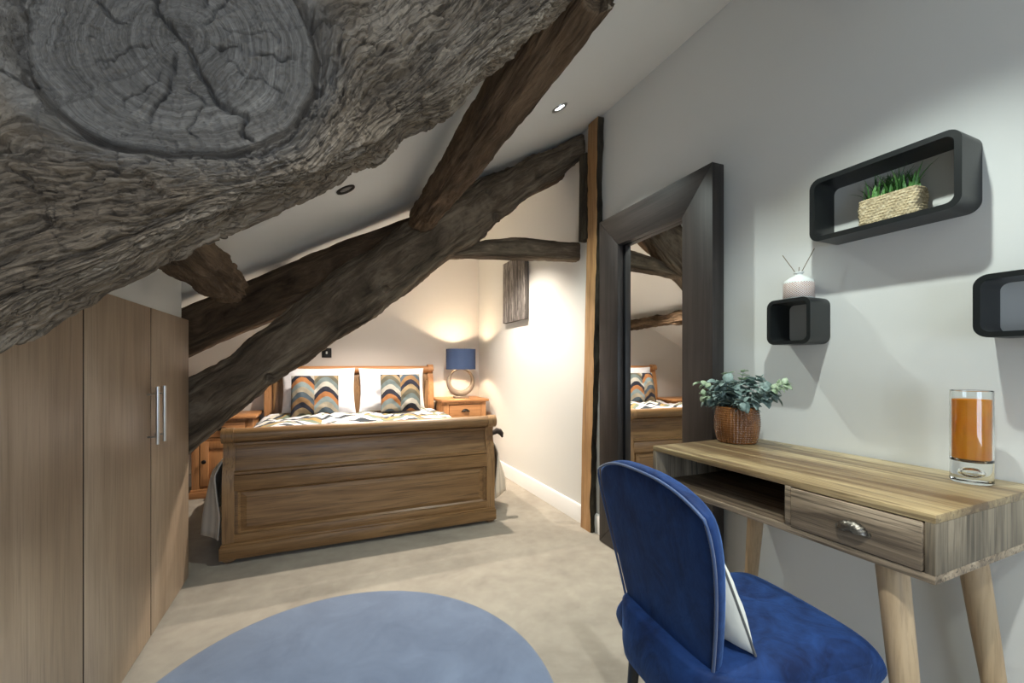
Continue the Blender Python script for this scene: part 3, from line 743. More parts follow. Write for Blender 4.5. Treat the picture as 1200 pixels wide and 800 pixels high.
tube('tie', [(1.13, 2.97, .585), (1.15, 2.96, .600), (1.17, 2.955, .612), (1.19, 2.95, .606), (1.205, 2.95, .588), (1.212, 2.95, .562)], [.010, .018, .022, .022, .018, .006], plain('dark_brown_cloth', (.035, .026, .022), .9), sp, 16)['label'] = 'dark bunched tie'
# duvet
def duvet():
    n, m = 110, 110
    u = np.linspace(-1, 1, n)[:, None]; v = np.linspace(0, 1, m)[None]
    X = .29 + u * .80 + 0 * v; Yq = 2.93 + v * 1.60 + 0 * u
    edge = np.clip((1 - np.abs(u)) / .14, 0, 1); fe = np.clip(v / .06, 0, 1); be = np.clip((1 - v) / .05, 0, 1)
    prof = np.sqrt(np.clip(1 - (1 - edge) ** 2, 0, 1)) * np.sqrt(np.clip(1 - (1 - fe) ** 2, 0, 1)) * np.sqrt(np.clip(1 - (1 - be) ** 2, 0, 1))
    puff = .030 * fbm(X * 3.4, Yq * 3.4, 0.0, 3, 60) + .016 * fbm(X * 8 + Yq * 4, Yq * 5, 0.0, 3, 62)
    Z = .585 + prof * (.050 + puff)
    X = X + .02 * fbm(Yq * 5, u, 0.0, 2, 64) * (np.abs(u) > .8)
    top = np.stack([X, Yq, Z], -1).reshape(-1, 3)
    fs = [(i * m + j, (i + 1) * m + j, (i + 1) * m + j + 1, i * m + j + 1) for i in range(n - 1) for j in range(m - 1)]
    b0 = n * m
    bot = top.copy(); bot[:, 2] = .583
    vs = np.r_[top, bot]
    fs += [tuple(reversed([q + b0 for q in f])) for f in fs]
    rim = [(0, j) for j in range(m)] + [(i, m - 1) for i in range(1, n)] + [(n - 1, j) for j in range(m - 2, -1, -1)] + [(i, 0) for i in range(n - 2, 0, -1)]
    rim = [i * m + j for i, j in rim]
    fs += [(rim[k], rim[(k + 1) % len(rim)], rim[(k + 1) % len(rim)] + b0, rim[k] + b0) for k in range(len(rim))]
    return tag(link('duvet', raw('duvet', vs, fs), M['duvet']), 'puffy white duvet with coloured chevron bands spread over the bed', 'duvet')
duvet()
# pillows and cushions: built upright around their own centres (x across, z up, y thickness)
def pillow(name, cx, cy, cz, w, h, th, mat, label, cat, tilt, rz=0, k=.04, group=None, seed=0, wob=.25, p=3, q=.55, pinch=.0):
    def fn(a, b, t):
        return (a * w / 2 * (1 - pinch * (1 - b * b)), -t, b * h / 2 * (1 - pinch * (1 - a * a)))
    me = puff_mesh(name, fn, 40, 36, th, p, q, k, wob=wob, seed=seed)
    return tag(link(name, me, mat, None, (cx, cy, cz), (tilt, 0, rz)), label, cat, group)
pillow('pillow', -.03, 4.51, .845, .66, .46, .075, M['white'], 'plump white pillow at the left of the bed behind a chevron cushion', 'pillow', -.20, .03, seed=3, pinch=.07, wob=.3)
pillow('pillow', .645, 4.51, .845, .66, .45, .075, M['white'], 'plump white pillow at the right of the bed beside the lamp', 'pillow', -.20, -.03, seed=9, pinch=.07, wob=.3)
pillow('cushion', -.065, 4.335, .812, .405, .385, .065, M['chev'], 'square tufted chevron cushion on the left white pillow, partly under the diagonal timber', 'cushion', -.22, 0, seed=5, pinch=.03)
pillow('cushion', .70, 4.335, .822, .385, .375, .065, M['chev2'], 'square tufted chevron cushion on the right white pillow nearest the lamp', 'cushion', -.22, -.04, seed=7, pinch=.03)

# ------------------------------------------------------------------ nightstands
def cup_handle(parent, loc, rotz, s=1.0, mat=None, name='cup_handle', ribs=0):
    """Half-dome cup pull facing local -Y."""
    bm = bmesh.new(); N, R = 24, 10
    grid = []
    for i in range(N + 1):
        a = PI * i / N; row = []
        for j in range(R + 1):
            b = PI / 2 * j / R
            rad = math.cos(b) if j < R else 0.0
            f = 1 + (.05 * math.cos(a * ribs * 2) * rad if ribs else 0)
            row.append(bm.verts.new((.034 * s * math.cos(a) * (.25 + .75 * math.cos(b)) * f, -.020 * s * math.sin(b) ** .9 * f - .001, .026 * s * math.sin(a) * (.15 + .85 * math.cos(b)) * f)))
        grid.append(row)
    for i in range(N):
        for j in range(R):
            bm.faces.new((grid[i][j], grid[i + 1][j], grid[i + 1][j + 1], grid[i][j + 1]))
    for q in ((-1), (1)):
        tube_bm(bm, [(q * .034 * s, .002, .002), (q * .034 * s, -.003, .002)], .006 * s, 10)
    bmesh.ops.remove_doubles(bm, verts=bm.verts, dist=1e-5)
    o = link(name, finish(bm, name, True, 60), mat or M['darkmetal'], parent, loc=loc, rot=(0, 0, rotz))
    md = o.modifiers.new('thick', 'SOLIDIFY'); md.thickness = .002
    return o
nr = thing('bedside_table', 'small orange oak bedside table under the lit lamp', 'bedside table', (1.345, 4.47, 0))
nw = .22
boxes('case', [((-nw, -.19, .06), (-nw + .02, .20, .71)), ((nw - .02, -.19, .06), (nw, .20, .71)), ((-nw, .18, .06), (nw, .20, .71)), ((-nw, -.19, .06), (nw, .2, .08)), ((-nw, -.195, .525), (nw, -.15, .545)), ((-nw, -.195, .69), (nw, -.15, .715)), ((-nw, -.195, .30), (nw, -.15, .32)), ((-nw - .005, -.198, .06), (-nw + .045, -.17, .715)), ((nw - .045, -.198, .06), (nw + .005, -.17, .715))], M['pineZ'], nr, .003)
box('table_top', (-.25, -.225, .715), (.25, .225, .74), M['pineX'], nr, .006)
boxes('plinth', [((-.235, -.205, 0), (.235, .205, .06))], M['pineX'], nr, .006)
for z0, z1 in ((.548, .688), (.323, .522), (.085, .298)):
    dw = box('drawer', (-nw + .05, -.200, z0 + .003), (nw - .05, -.03, z1 - .003), M['pineX'], nr, .004)
    cup_handle(dw, (0, -.199, (z0 + z1) / 2 - .005), 0, 1.15)
nl = thing('bedside_cabinet', 'orange oak bedside cabinet with a door, half hidden behind the diagonal timber', 'bedside cabinet', (-.765, 4.48, 0))
nw = .215
boxes('case', [((-nw, -.20, .07), (-nw + .02, .21, .64)), ((nw - .02, -.20, .07), (nw, .21, .64)), ((-nw, .19, .07), (nw, .21, .64)), ((-nw, -.20, .07), (nw, .21, .09)), ((-nw, -.205, .465), (nw, -.16, .49)), ((-nw, -.205, .615), (nw, -.16, .642)), ((-nw - .004, -.208, .07), (-nw + .05, -.18, .64)), ((nw - .05, -.208, .07), (nw + .004, -.18, .64))], M['pineZ'], nl, .003)
box('cabinet_top', (-.245, -.235, .64), (.245, .235, .666), M['pineX'], nl, .007)
boxes('plinth', [((-.235, -.222, 0), (.235, .22, .055)), ((-.228, -.215, .05), (.228, .214, .073))], M['pineX'], nl, .006)
dw = box('drawer', (-nw + .055, -.212, .493), (nw - .055, -.03, .612), M['pineX'], nl, .004)
cup_handle(dw, (0, -.211, .55), 0, 1.0)
dd = thing_door = boxes('door', [((-nw + .055, -.212, .095), (-nw + .115, -.19, .462)), ((nw - .115, -.212, .095), (nw - .055, -.19, .462)), ((-nw + .1152, -.211, .40), (nw - .1152, -.19, .462)), ((-nw + .1152, -.211, .095), (nw - .1152, -.19, .155)), ((-nw + .11, -.200, .15), (nw - .11, -.192, .405))], M['pineZ'], nl, .003)
link('knob', lathe_mesh('knob', [(0, -.002), (.006, 0), (.006, .01), (.016, .016), (.017, .022), (.01, .028), (0, .029)], 20), M['darkmetal'], dd, loc=(-nw + .085, -.211, .30), rot=(PI / 2, 0, 0))

# ------------------------------------------------------------------ table lamp
lp = thing('table_lamp', 'lit table lamp with round blue shade and open ring base on the bedside table', 'lamp', (1.346, 4.44, .74))
box('foot', (-.075, -.05, 0), (.075, .05, .024), M['ring'], lp, .006)
def ring_mesh():
    N, K = 72, 18; vs = []; fs = []
    for i in range(N):
        a = 2 * PI * i / N + PI / 2
        w = .044 - .022 * math.sin(a)        # thicker at the bottom, thin at the top
        R = .154
        for k in range(K):
            b = 2 * PI * k / K
            rr_ = R - w / 2 + w / 2 * math.cos(b) * 1.0
            vs.append((rr_ * math.cos(a), (.020 + .012 * (1 - math.sin(a)) / 2) * math.sin(b), .170 + rr_ * math.sin(a)))
    for i in range(N):
        for k in range(K):
            fs.append((i * K + k, ((i + 1) % N) * K + k, ((i + 1) % N) * K + (k + 1) % K, i * K + (k + 1) % K))
    return raw('ring', vs, fs)
link('ring_base', ring_mesh(), M['ring'], lp)
tube('neck', [(0, 0, .318), (0, 0, .375)], .011, M['steel'], lp)
sh = lathe_mesh('lamp_shade', [(.152, .306), (.157, .306), (.157, .522), (.152, .522), (.152, .306)], 56)
so = link('lamp_shade', sh, [M['lampshade'], M['shadein']], lp)
for p in sh.polygons:
    c = p.center; nrm = p.normal
    if nrm.x * c.x + nrm.y * c.y < -.05: p.material_index = 1
bm = bmesh.new()
for i in range(3):
    a = 2 * PI * i / 3; tube_bm(bm, [(0, 0, .36), (.153 * math.cos(a), .153 * math.sin(a), .36)], .002, 6)
link('shade_spider', finish(bm, 'spider'), M['steel'], lp)
link('bulb', lathe_mesh('bulb', [(0, .372), (.013, .375), (.014, .392), (.026, .42), (.028, .44), (.02, .46), (0, .466)], 20), M['bulb'], lp)

# ------------------------------------------------------------------ wall plate and picture
swt = thing('light_switch', 'small dark metal light switch plate on the back wall above the headboard', 'light switch', (.033, YB, 1.215))
box('plate', (-.045, -.008, -.048), (.045, 0, .048), M['darkmetal'], swt, .003)
box('rocker', (-.008, -.013, -.012), (.008, -.006, .014), M['trim'], swt, .002)['label'] = 'white rocker'
def art_mat():
    m, nt, b = new_mat('grey_plank_print'); T = NT(nt); c = T.coord()
    s = T.sep(c)
    w = T.n('TexWhiteNoise', noise_dimensions='1D'); T.l(T.math('FLOOR', T.math('DIVIDE', s[1], .07)), w.inputs['W'])
    off = T.comb(0, 0, T.math('MULTIPLY', w.outputs[0], 3))
    v = T.n('VectorMath', operation='ADD'); T.l(c, v.inputs[0]); T.l(off, v.inputs[1])
    g = T.noise(T.mapping(v.outputs[0], (9, 55, 6)), 1, 6, .7, .7)
    T.l(T.ramp(T.math('ADD', g, T.math('MULTIPLY', T.math('SUBTRACT', w.outputs[0], .5), .12)), [(.36, (.05, .045, .042)), (.5, (.15, .135, .125)), (.64, (.36, .34, .32))]), b.inputs['Base Color'])
    b.inputs['Roughness'].default_value = .8; T.l(T.bump(g, .5, .004), b.inputs['Normal']); return m
M['art'] = art_mat(); M['artside'] = plain('grey_canvas_edge', (.13, .115, .105), .8)
art = thing('wall_art', 'grey weathered plank picture on the right wall above the bedside lamp', 'picture', (XW, 3.65, 1.785))
box('canvas', (-.036, -.25, -.288), (-.004, .25, .288), M['artside'], art, .003)
boxes('print_face', [((-.042, -.25 + .0715 * i, -.288), (-.034, -.25 + .0715 * i + .069, .288)) for i in range(7)], M['art'], art, .002)

# ------------------------------------------------------------------ mirror
mr = thing('floor_mirror', 'tall floor mirror with wide dark stained wooden frame against the right wall', 'mirror', (XW - .013, 1.81, 0), -math.radians(1.5))
mx, my0, my1, mz0, mz1, fw = -.072, 1.372 - 1.81, 2.246 - 1.81, .004, 1.982, .183
def bar(name, quad, mat):
    """quad: outer a, outer b, inner b, inner a as (y, z); front at mx, sloping slightly back to the glass."""
    bm = bmesh.new()
    f = [bm.verts.new((mx + (.0 if i < 2 else .004), y, z)) for i, (y, z) in enumerate(quad)]
    bk = [bm.verts.new((-.004 if i < 2 else -.028, y, z)) for i, (y, z) in enumerate(quad)]
    bm.faces.new(f); bm.faces.new(bk[::-1])
    for i in range(4):
        j = (i + 1) % 4; bm.faces.new((f[i], f[j], bk[j], bk[i]))
    es = [e for e in bm.edges]
    bmesh.ops.bevel(bm, geom=es, offset=.0018, segments=2, profile=.5, affect='EDGES')
    return link(name, finish(bm, name), mat, mr)
g = .0008
o_ = [(my0, mz0), (my1, mz0), (my1, mz1), (my0, mz1)]; i_ = [(my0 + fw, mz0 + fw), (my1 - fw, mz0 + fw), (my1 - fw, mz1 - fw), (my0 + fw, mz1 - fw)]
bar('frame_rail', [(o_[0][0] + g, o_[0][1]), (o_[1][0] - g, o_[1][1]), (i_[1][0] - g, i_[1][1]), (i_[0][0] + g, i_[0][1])], M['frameY'])
bar('frame_stile', [(o_[1][0], o_[1][1] + g), (o_[2][0], o_[2][1] - g), (i_[2][0], i_[2][1] - g), (i_[1][0], i_[1][1] + g)], M['frameZ'])
bar('frame_rail', [(o_[2][0] - g, o_[2][1]), (o_[3][0] + g, o_[3][1]), (i_[3][0] + g, i_[3][1]), (i_[2][0] - g, i_[2][1])], M['frameY'])
bar('frame_stile', [(o_[3][0], o_[3][1] - g), (o_[0][0], o_[0][1] + g), (i_[0][0], i_[0][1] + g), (i_[3][0], i_[3][1] - g)], M['frameZ'])
gm, nt, b = new_mat('mirror_silver'); b.inputs['Base Color'].default_value = (.86, .87, .86, 1); b.inputs['Metallic'].default_value = 1; b.inputs['Roughness'].default_value = .015
box('mirror_glass', (-.027, my0 + fw - .01, mz0 + fw - .01), (-.023, my1 - fw + .01, mz1 - fw + .01), gm, mr, 0, rot=(0, 0, -math.radians(1.2)), loc=(.0, 0, 0))
box('backing', (-.022, my0 + .03, mz0 + .03), (-.003, my1 - .03, mz1 - .03), M['black'], mr, 0)

# ------------------------------------------------------------------ wall shelves
def rrect(y0, y1, z0, z1, r, k=8):
    out = []
    for cy, cz, a0 in ((y1 - r, z1 - r, 0), (y0 + r, z1 - r, PI / 2), (y0 + r, z0 + r, PI), (y1 - r, z0 + r, 1.5 * PI)):
        for i in range(k + 1):
            a = a0 + PI / 2 * i / k; out.append((cy + r * math.cos(a), cz + r * math.sin(a)))
    return out
def wall_shelf(name, y0, y1, z0, z1, t, r, label, dep=.112):
    bm = bmesh.new(); yc_, zc_ = (y0 + y1) / 2, (z0 + z1) / 2
    O = rrect(y0 - yc_, y1 - yc_, z0 - zc_, z1 - zc_, r); I = rrect(y0 - yc_ + t, y1 - yc_ - t, z0 - zc_ + t, z1 - zc_ - t, r - t * .75)
    def rg(L, x): return [bm.verts.new((x, y, z)) for y, z in L]
    rings = [rg(O, -.001), rg(O, -dep), rg(I, -dep), rg(I, -.001)]
    n = len(O)
    for a, b in zip(rings, rings[1:] + rings[:1]):
        for i in range(n): bm.faces.new((a[i], a[(i + 1) % n], b[(i + 1) % n], b[i]))
    es = [e for e in bm.edges if abs(e.verts[0].co.x + dep) < 1e-6 and abs(e.verts[1].co.x + dep) < 1e-6 and len(e.link_faces) == 2 and e.calc_face_angle(0) > 1]
    bmesh.ops.bevel(bm, geom=es, offset=.002, segments=2, profile=.5, affect='EDGES')
    o = link(name, finish(bm, name, True, 40), M['shelf'], None, (XW, yc_, zc_))
    return tag(o, label, 'wall shelf')
wall_shelf('wall_shelf', .566, .955, 1.517, 1.729, .016, .032, 'long black open box shelf, highest on the wall, holding the basket of grass')
wall_shelf('wall_shelf', .952, 1.111, 1.172, 1.337, .013, .028, 'small black cube shelf left of the others with the reed diffuser on top')
wall_shelf('wall_shelf', .200, .546, 1.168, 1.328, .014, .030, 'black box shelf at the right edge, empty, lower than the long one')

# basket of grass
bk = thing('potted_grass', 'woven seagrass basket of green artificial grass inside the long black shelf', 'plant', (1.60, .748, 1.534))
def weave_mat():
    m, nt, b = new_mat('seagrass_weave'); T = NT(nt); c = T.coord(); n = T.noise(T.mapping(c, (60, 60, 200)), 1, 4, .6)
    T.l(T.ramp(n, [(.3, (.22, .165, .085)), (.52, (.47, .38, .23)), (.7, (.62, .53, .36))]), b.inputs['Base Color']); b.inputs['Roughness'].default_value = .8
    T.l(T.bump(n, .5, .003), b.inputs['Normal']); return m
M['weave'] = weave_mat()
bm = bmesh.new()
L_ = rrect(-.076, .076, -.034, .034, .012, 4)
def perim(L, n):
    P = [Vector((x, y)) for x, y in L] + [Vector(L[0])]; d = [0]
    for a, b in zip(P, P[1:]): d.append(d[-1] + (b - a).length)
    out = []
    for i in range(n):
        t = d[-1] * i / n
        for k in range(len(P) - 1):
            if d[k] <= t <= d[k + 1]:
                f = (t - d[k]) / max(d[k + 1] - d[k], 1e-9); p = P[k].lerp(P[k + 1], f); tg = (P[k + 1] - P[k]).normalized(); out.append((p, Vector((tg.y, -tg.x)))); break
    return out
NP, NR = 176, 40; pr = perim(L_, NP); rows = []
for j in range(NR + 1):
    z = .084 * j / NR; row = []
    for i, (p, nn) in enumerate(pr):
        band = int(j / NR * 10); w = .0028 * math.sin(PI * ((j / NR * 10) % 1)) * (.45 + .55 * math.cos(2 * PI * (i / 4 + .35 * ((j / NR * 10) % 1)) + PI * band))
        q = p + nn * (w + .0015 * math.sin(i * .3 + band)); row.append(bm.verts.new((q.y, q.x, z)))
    rows.append(row)
for a, b in zip(rows, rows[1:]):
    for i in range(NP): bm.faces.new((a[i], a[(i + 1) % NP], b[(i + 1) % NP], b[i]))
bm.faces.new(rows[0][::-1]); 
inn_ = [bm.verts.new((p.y * .92, p.x * .97, .078)) for p, nn in pr]
for i in range(NP): bm.faces.new((rows[-1][i], rows[-1][(i + 1) % NP], inn_[(i + 1) % NP], inn_[i]))
bm.faces.new(inn_)
link('basket', finish(bm, 'basket', True, 60), M['weave'], bk)
def leaf_mat(name, a, bcol, rough=.5):
    m, nt, b = new_mat(name); T = NT(nt); c = T.coord()
    T.l(T.ramp(T.noise(c, 45, 3, .6), [(.35, a), (.65, bcol)]), b.inputs['Base Color']); b.inputs['Roughness'].default_value = rough
    b.inputs['Subsurface Weight'].default_value = 0; return m
M['grass'] = leaf_mat('grass_green', (.02, .075, .018), (.10, .26, .06))
bm = bmesh.new(); rnd = random.Random(5)
for i in range(150):
    bx, by = rnd.uniform(-.024, .024), max(-.066, min(.066, rnd.gauss(.0, .034))); ln = rnd.uniform(.05, .098); an = rnd.uniform(0, 2 * PI); tl = rnd.uniform(.1, .95)
    tl *= .5 + .5 * abs(by) / .066 + .2
    dx, dy = math.cos(an) * .55, math.sin(an); w = rnd.uniform(.0025, .0052)
    prev = None
    for k in range(6):
        t = k / 5; h = ln * (t - .28 * tl * t * t); o = tl * ln * t * t * .8
        p = Vector((bx + dx * o, by + dy * o, .075 + h)); ww = w * (1 - t ** 2) + .0003
        sd = Vector((-dy, dx, 0)).normalized() * ww; cr = Vector((0, 0, -ww * .5))
        cur = [bm.verts.new(p - sd), bm.verts.new(p + cr), bm.verts.new(p + sd)]
        if prev:
            bm.faces.new((prev[0], prev[1], cur[1], cur[0])); bm.faces.new((prev[1], prev[2], cur[2], cur[1]))
        prev = cur
gobj = link('grass_tuft', finish(bm, 'grass_tuft', True, 180), M['grass'], bk)
gobj['kind'] = 'stuff'

# reed diffuser
rd = thing('reed_diffuser', 'small white patterned reed diffuser bottle standing on the little cube shelf', 'diffuser', (1.597, 1.030, 1.3375))
M['ceramic'] = plain('white_ceramic', (.70, .72, .70), .25)
def dia_mat():
    m, nt, b = new_mat('red_dot_lattice_sleeve'); T = NT(nt); c = T.coord(); s = T.sep(c)
    an = T.math('ARCTAN2', s[1], s[0])
    p = T.math('SINE', T.math('ADD', T.math('MULTIPLY', an, 17), T.math('MULTIPLY', s[2], 420))); q = T.math('SINE', T.math('SUBTRACT', T.math('MULTIPLY', an, 17), T.math('MULTIPLY', s[2], 420)))
    T.l(T.ramp(T.math('ABSOLUTE', T.math('MULTIPLY', p, q)), [(.25, (.68, .67, .63)), (.5, (.33, .16, .13))]), b.inputs['Base Color']); b.inputs['Roughness'].default_value = .4; return m
link('bottle', lathe_mesh('bottle', [(0, 0), (.046, 0), (.048, .003), (.048, .060), (.046, .066), (.032, .078), (.018, .085), (.0135, .088), (.0135, .094), (.0165, .096), (.0165, .100), (.010, .100), (.010, .09), (0, .09)], 40, 50), M['ceramic'], rd)
link('patterned_sleeve', lathe_mesh('sleeve', [(.0482, .004), (.049, .005), (.049, .057), (.0482, .058)], 48), dia_mat(), rd)['label'] = 'red and white lattice sleeve'
M['reed'] = plain('reed_stick', (.17, .125, .075), .7)
for x, y, h in ((-.012, .052, .172), (.012, -.048, .176), (.0, -.002, .118)):
    tube('reed', [(0, 0, .092), (x * .2, y * .2, .100), (x, y, h)], .0014, M['reed'], rd, 6)

# ------------------------------------------------------------------ desk
dk = thing('writing_desk', 'light mango wood writing desk with one drawer and round splayed legs', 'desk', (1.39, .865, 0))
def D(x, y, z): return (x - 1.39, y - .865, z)
DX0, DX1, DY0, DY1, DZ0, DZ1 = 1.133, 1.640, .456, 1.272, .653, .795
tk = .018
box('desk_top', D(DX0, DY0, DZ1 - tk), D(DX1, DY1, DZ1), M['desktop'], dk, .0012)
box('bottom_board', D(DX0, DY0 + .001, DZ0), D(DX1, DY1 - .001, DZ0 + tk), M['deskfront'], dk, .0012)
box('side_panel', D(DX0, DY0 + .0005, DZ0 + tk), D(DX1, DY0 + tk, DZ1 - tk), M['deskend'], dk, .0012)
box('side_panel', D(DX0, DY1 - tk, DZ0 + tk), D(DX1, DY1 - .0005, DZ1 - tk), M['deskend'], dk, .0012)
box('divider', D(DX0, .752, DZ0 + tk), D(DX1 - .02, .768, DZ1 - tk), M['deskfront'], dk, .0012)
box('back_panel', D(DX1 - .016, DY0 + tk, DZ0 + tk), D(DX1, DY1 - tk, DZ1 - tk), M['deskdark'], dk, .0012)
dw = box('drawer', D(DX0 - .004, .4765, DZ0 + tk + .0025), D(DX0 + .40, .7495, DZ1 - tk - .003), M['deskfront'], dk, .002)
cup_handle(dw, D(DX0 - .004, .603, .713), -PI / 2, .92, M['antique'], 'shell_handle', 9)['label'] = 'antique pewter shell cup handle'
def leg(x, y, dx, dy):
    bm = bmesh.new(); tube_bm(bm, [D(x, y, DZ0), D(x + dx * .35, y + dy * .35, DZ0 * .65), D(x + dx * .8, y + dy * .8, DZ0 * .2), D(x + dx, y + dy, 0)], [.031, .028, .021, .018], 24)
    link('leg', finish(bm, 'leg', True, 50), M['deskleg'], dk)
leg(1.205, .565, -.03, -.075); leg(1.205, 1.165, -.03, .075); leg(1.565, .565, .03, -.075); leg(1.565, 1.165, .03, .075)

# glass vase
vs_ = thing('glass_vase', 'tall clear glass vase with a solid orange band inside, standing on the desk', 'vase', (1.540, .549, DZ1))
gl, nt, b = new_mat('clear_glass'); b.inputs['Base Color'].default_value = (.97, .99, .98, 1); b.inputs['Transmission Weight'].default_value = 1; b.inputs['Roughness'].default_value = .0; b.inputs['IOR'].default_value = 1.45
ro = .0405
link('glass_body', lathe_mesh('glass_body', [(0, .0005), (ro - .003, .0005), (ro, .004), (ro, .236), (ro - .0015, .2375), (ro - .003, .236), (ro - .003, .062), (ro - .012, .054), (0, .052)], 64, 30), gl, vs_)
om, nt, b = new_mat('orange_glass'); T = NT(nt)
T.l(T.ramp(T.noise(T.coord(), 18, 3), [(.3, (.85, .34, .012)), (.7, (.95, .50, .04))]), b.inputs['Base Color']); b.inputs['Roughness'].default_value = .25
tr = T.n('BsdfTranslucent'); tr.inputs[0].default_value = (1, .58, .06, 1); mxs = T.n('MixShader'); mxs.inputs[0].default_value = .45
out_ = [n for n in nt.nodes if n.type == 'OUTPUT_MATERIAL'][0]
T.l(b.outputs[0], mxs.inputs[1]); T.l(tr.outputs[0], mxs.inputs[2]); T.l(mxs.outputs[0], out_.inputs[0])
link('orange_band', lathe_mesh('orange_band', [(0, .0535), (ro - .0135, .0555), (ro - .0038, .0635), (ro - .0038, .214), (ro - .005, .214), (ro - .005, .066), (0, .0575)], 64, 40), om, vs_)['label'] = 'orange inner layer of the vase'
bm = bmesh.new(); bmesh.ops.create_uvsphere(bm, u_segments=32, v_segments=16, radius=.016, matrix=Matrix.Translation((0, 0, .026)) @ Matrix.Diagonal((1.1, 1.1, .85, 1)))
me = finish(bm, 'air_bubble'); me.flip_normals()
link('air_bubble', me, gl, vs_)

# amber pot with eucalyptus
pt = thing('potted_eucalyptus', 'grey green eucalyptus in an amber hobnail glass pot on the desk', 'plant', (1.492, 1.203, DZ1))
am, nt, b = new_mat('amber_hobnail_glass'); T = NT(nt); b.inputs['Roughness'].default_value = .12; b.inputs['Transmission Weight'].default_value = .25; b.inputs['Coat Weight'].default_value = .4
T.l(T.ramp(T.noise(T.coord(), 12, 3), [(.3, (.13, .045, .012)), (.7, (.33, .13, .035))]), b.inputs['Base Color'])
bm = bmesh.new(); NA, NZ = 168, 64; rows = []
for j in range(NZ + 1):
    t = j / NZ; z = .002 + .138 * t
    base = .066 + .012 * math.sin(PI * min(1, t * 1.15) ** .8) if t < .98 else .070
    base = .067 + .0125 * math.sin(PI * (t * .86 + .02))
    row = []
    for i in range(NA):
        a = 2 * PI * i / NA
        b_ = abs(math.sin(a * 21)) * abs(math.sin(PI * t * 16))
        r_ = base + (.0032 * b_ ** .7 if .02 < t < .97 else 0)
        row.append(bm.verts.new((r_ * math.cos(a), r_ * math.sin(a), z)))
    rows.append(row)
rows.append([bm.verts.new((.062 * math.cos(2 * PI * i / NA), .062 * math.sin(2 * PI * i / NA), .140)) for i in range(NA)])
rows.append([bm.verts.new((.060 * math.cos(2 * PI * i / NA), .060 * math.sin(2 * PI * i / NA), .02)) for i in range(NA)])
for a, b2 in zip(rows, rows[1:]):
    for i in range(NA): bm.faces.new((a[i], a[(i + 1) % NA], b2[(i + 1) % NA], b2[i]))
bm.faces.new(rows[0][::-1]); bm.faces.new(rows[-1])
link('pot', finish(bm, 'pot', True, 60), am, pt)
box('filler', (-.04, -.04, .10), (.04, .04, .128), M['bark'], pt, .015)
M['euca'] = leaf_mat('eucalyptus_leaf', (.075, .125, .11), (.27, .36, .33), .55)
M['eucat'] = leaf_mat('pale_eucalyptus_tip', (.20, .29, .16), (.44, .52, .36), .5)
rnd = random.Random(12)
def add_leaf(bm, p, d, ln, w, up, cup=.25):
    d = d.normalized(); s = d.cross(up)
    s = s.normalized() if s.length > 1e-4 else Vector((1, 0, 0)); n_ = s.cross(d).normalized()
    rows = []
    for k in range(7):
        t = k / 6; ww = w * math.sin(PI * min(.99, max(.02, t)) ** .8) ** .75
        c = p + d * ln * t + n_ * (-.25 * ln * t * t)
        rows.append([bm.verts.new(c - s * ww + n_ * cup * ww), bm.verts.new(c), bm.verts.new(c + s * ww + n_ * cup * ww)])
    for a, b in zip(rows, rows[1:]):
        bm.faces.new((a[0], a[1], b[1], b[0])); bm.faces.new((a[1], a[2], b[2], b[1]))
stems = [((-.02, .165, .225), 1), ((.03, -.15, .225), 1), ((-.05, .115, .175), 1), ((-.03, .07, .235), 0), ((.0, .04, .262), 1), ((.01, -.02, .275), 1), ((-.05, -.03, .205), 0), ((.03, -.07, .255), 0), ((.0, -.115, .225), 0), ((-.01, -.195, .235), 1), ((.04, -.13, .185), 0), ((-.08, .03, .195), 0), ((.05, .08, .225), 0), ((-.07, -.085, .165), 0), ((.05, -.02, .23), 0), ((-.03, .12, .155), 0), ((-.06, .0, .235), 0), ((.02, .1, .19), 0)]
lf, lt, stm = bmesh.new(), bmesh.new(), bmesh.new()
for (ex, ey, ez), pale in stems:
    s0 = Vector((ex * .2, ey * .2, .11)); e = Vector((ex, ey, ez)); mid = s0.lerp(e, .5) + Vector((0, 0, .03))
    pts = [(1 - t) ** 2 * s0 + 2 * t * (1 - t) * mid + t * t * e for t in [k / 8 for k in range(9)]]
    tube_bm(stm, pts, [.0022 * (1 - .08 * k) for k in range(9)], 6)
    for k in range(2, 9):
        d = (pts[k] - pts[k - 1]).normalized(); tip = pale and k >= 6
        for q in range(3 if not tip else 4):
            an = rnd.uniform(0, 2 * PI); sd = d.orthogonal().normalized(); sd.rotate(Matrix.Rotation(an, 3, d))
            ld = (d * rnd.uniform(.2, .8) + sd).normalized()
            ln = rnd.uniform(.024, .044) * (.72 if tip else 1); w = ln * rnd.uniform(.34, .46)
            add_leaf(lt if tip else lf, pts[k], ld, ln, w, Vector((rnd.uniform(-.5, .5), rnd.uniform(-.5, .5), 1)))
link('stems', finish(stm, 'stems'), M['euca'], pt)
fo = link('foliage', finish(lf, 'foliage', True, 180), M['euca'], pt)
fo2 = link('pale_foliage', finish(lt, 'pale_foliage', True, 180), M['eucat'], pt); fo2['label'] = 'pale yellow green young leaf tips'
for q in (fo, fo2):
    md = q.modifiers.new('thick', 'SOLIDIFY'); md.thickness = .0008

# ------------------------------------------------------------------ chair
CR = -.1168
ch = thing('dining_chair', 'blue velvet upholstered chair with piped curved back pulled up to the desk', 'chair', (.958, .776, 0), CR)
# local: +x forward (to the desk), +y to the chair's left (far side)
def seat_fn(a, b, h):
    x = a * .245; y = b * (.208 - .012 * (1 - a) / 2)
    return (x, y, .405 + h)
me = puff_mesh('seat', seat_fn, 40, 40, .078, 7, .32, .10, .055)
link('seat', me, M['velvet'], ch)
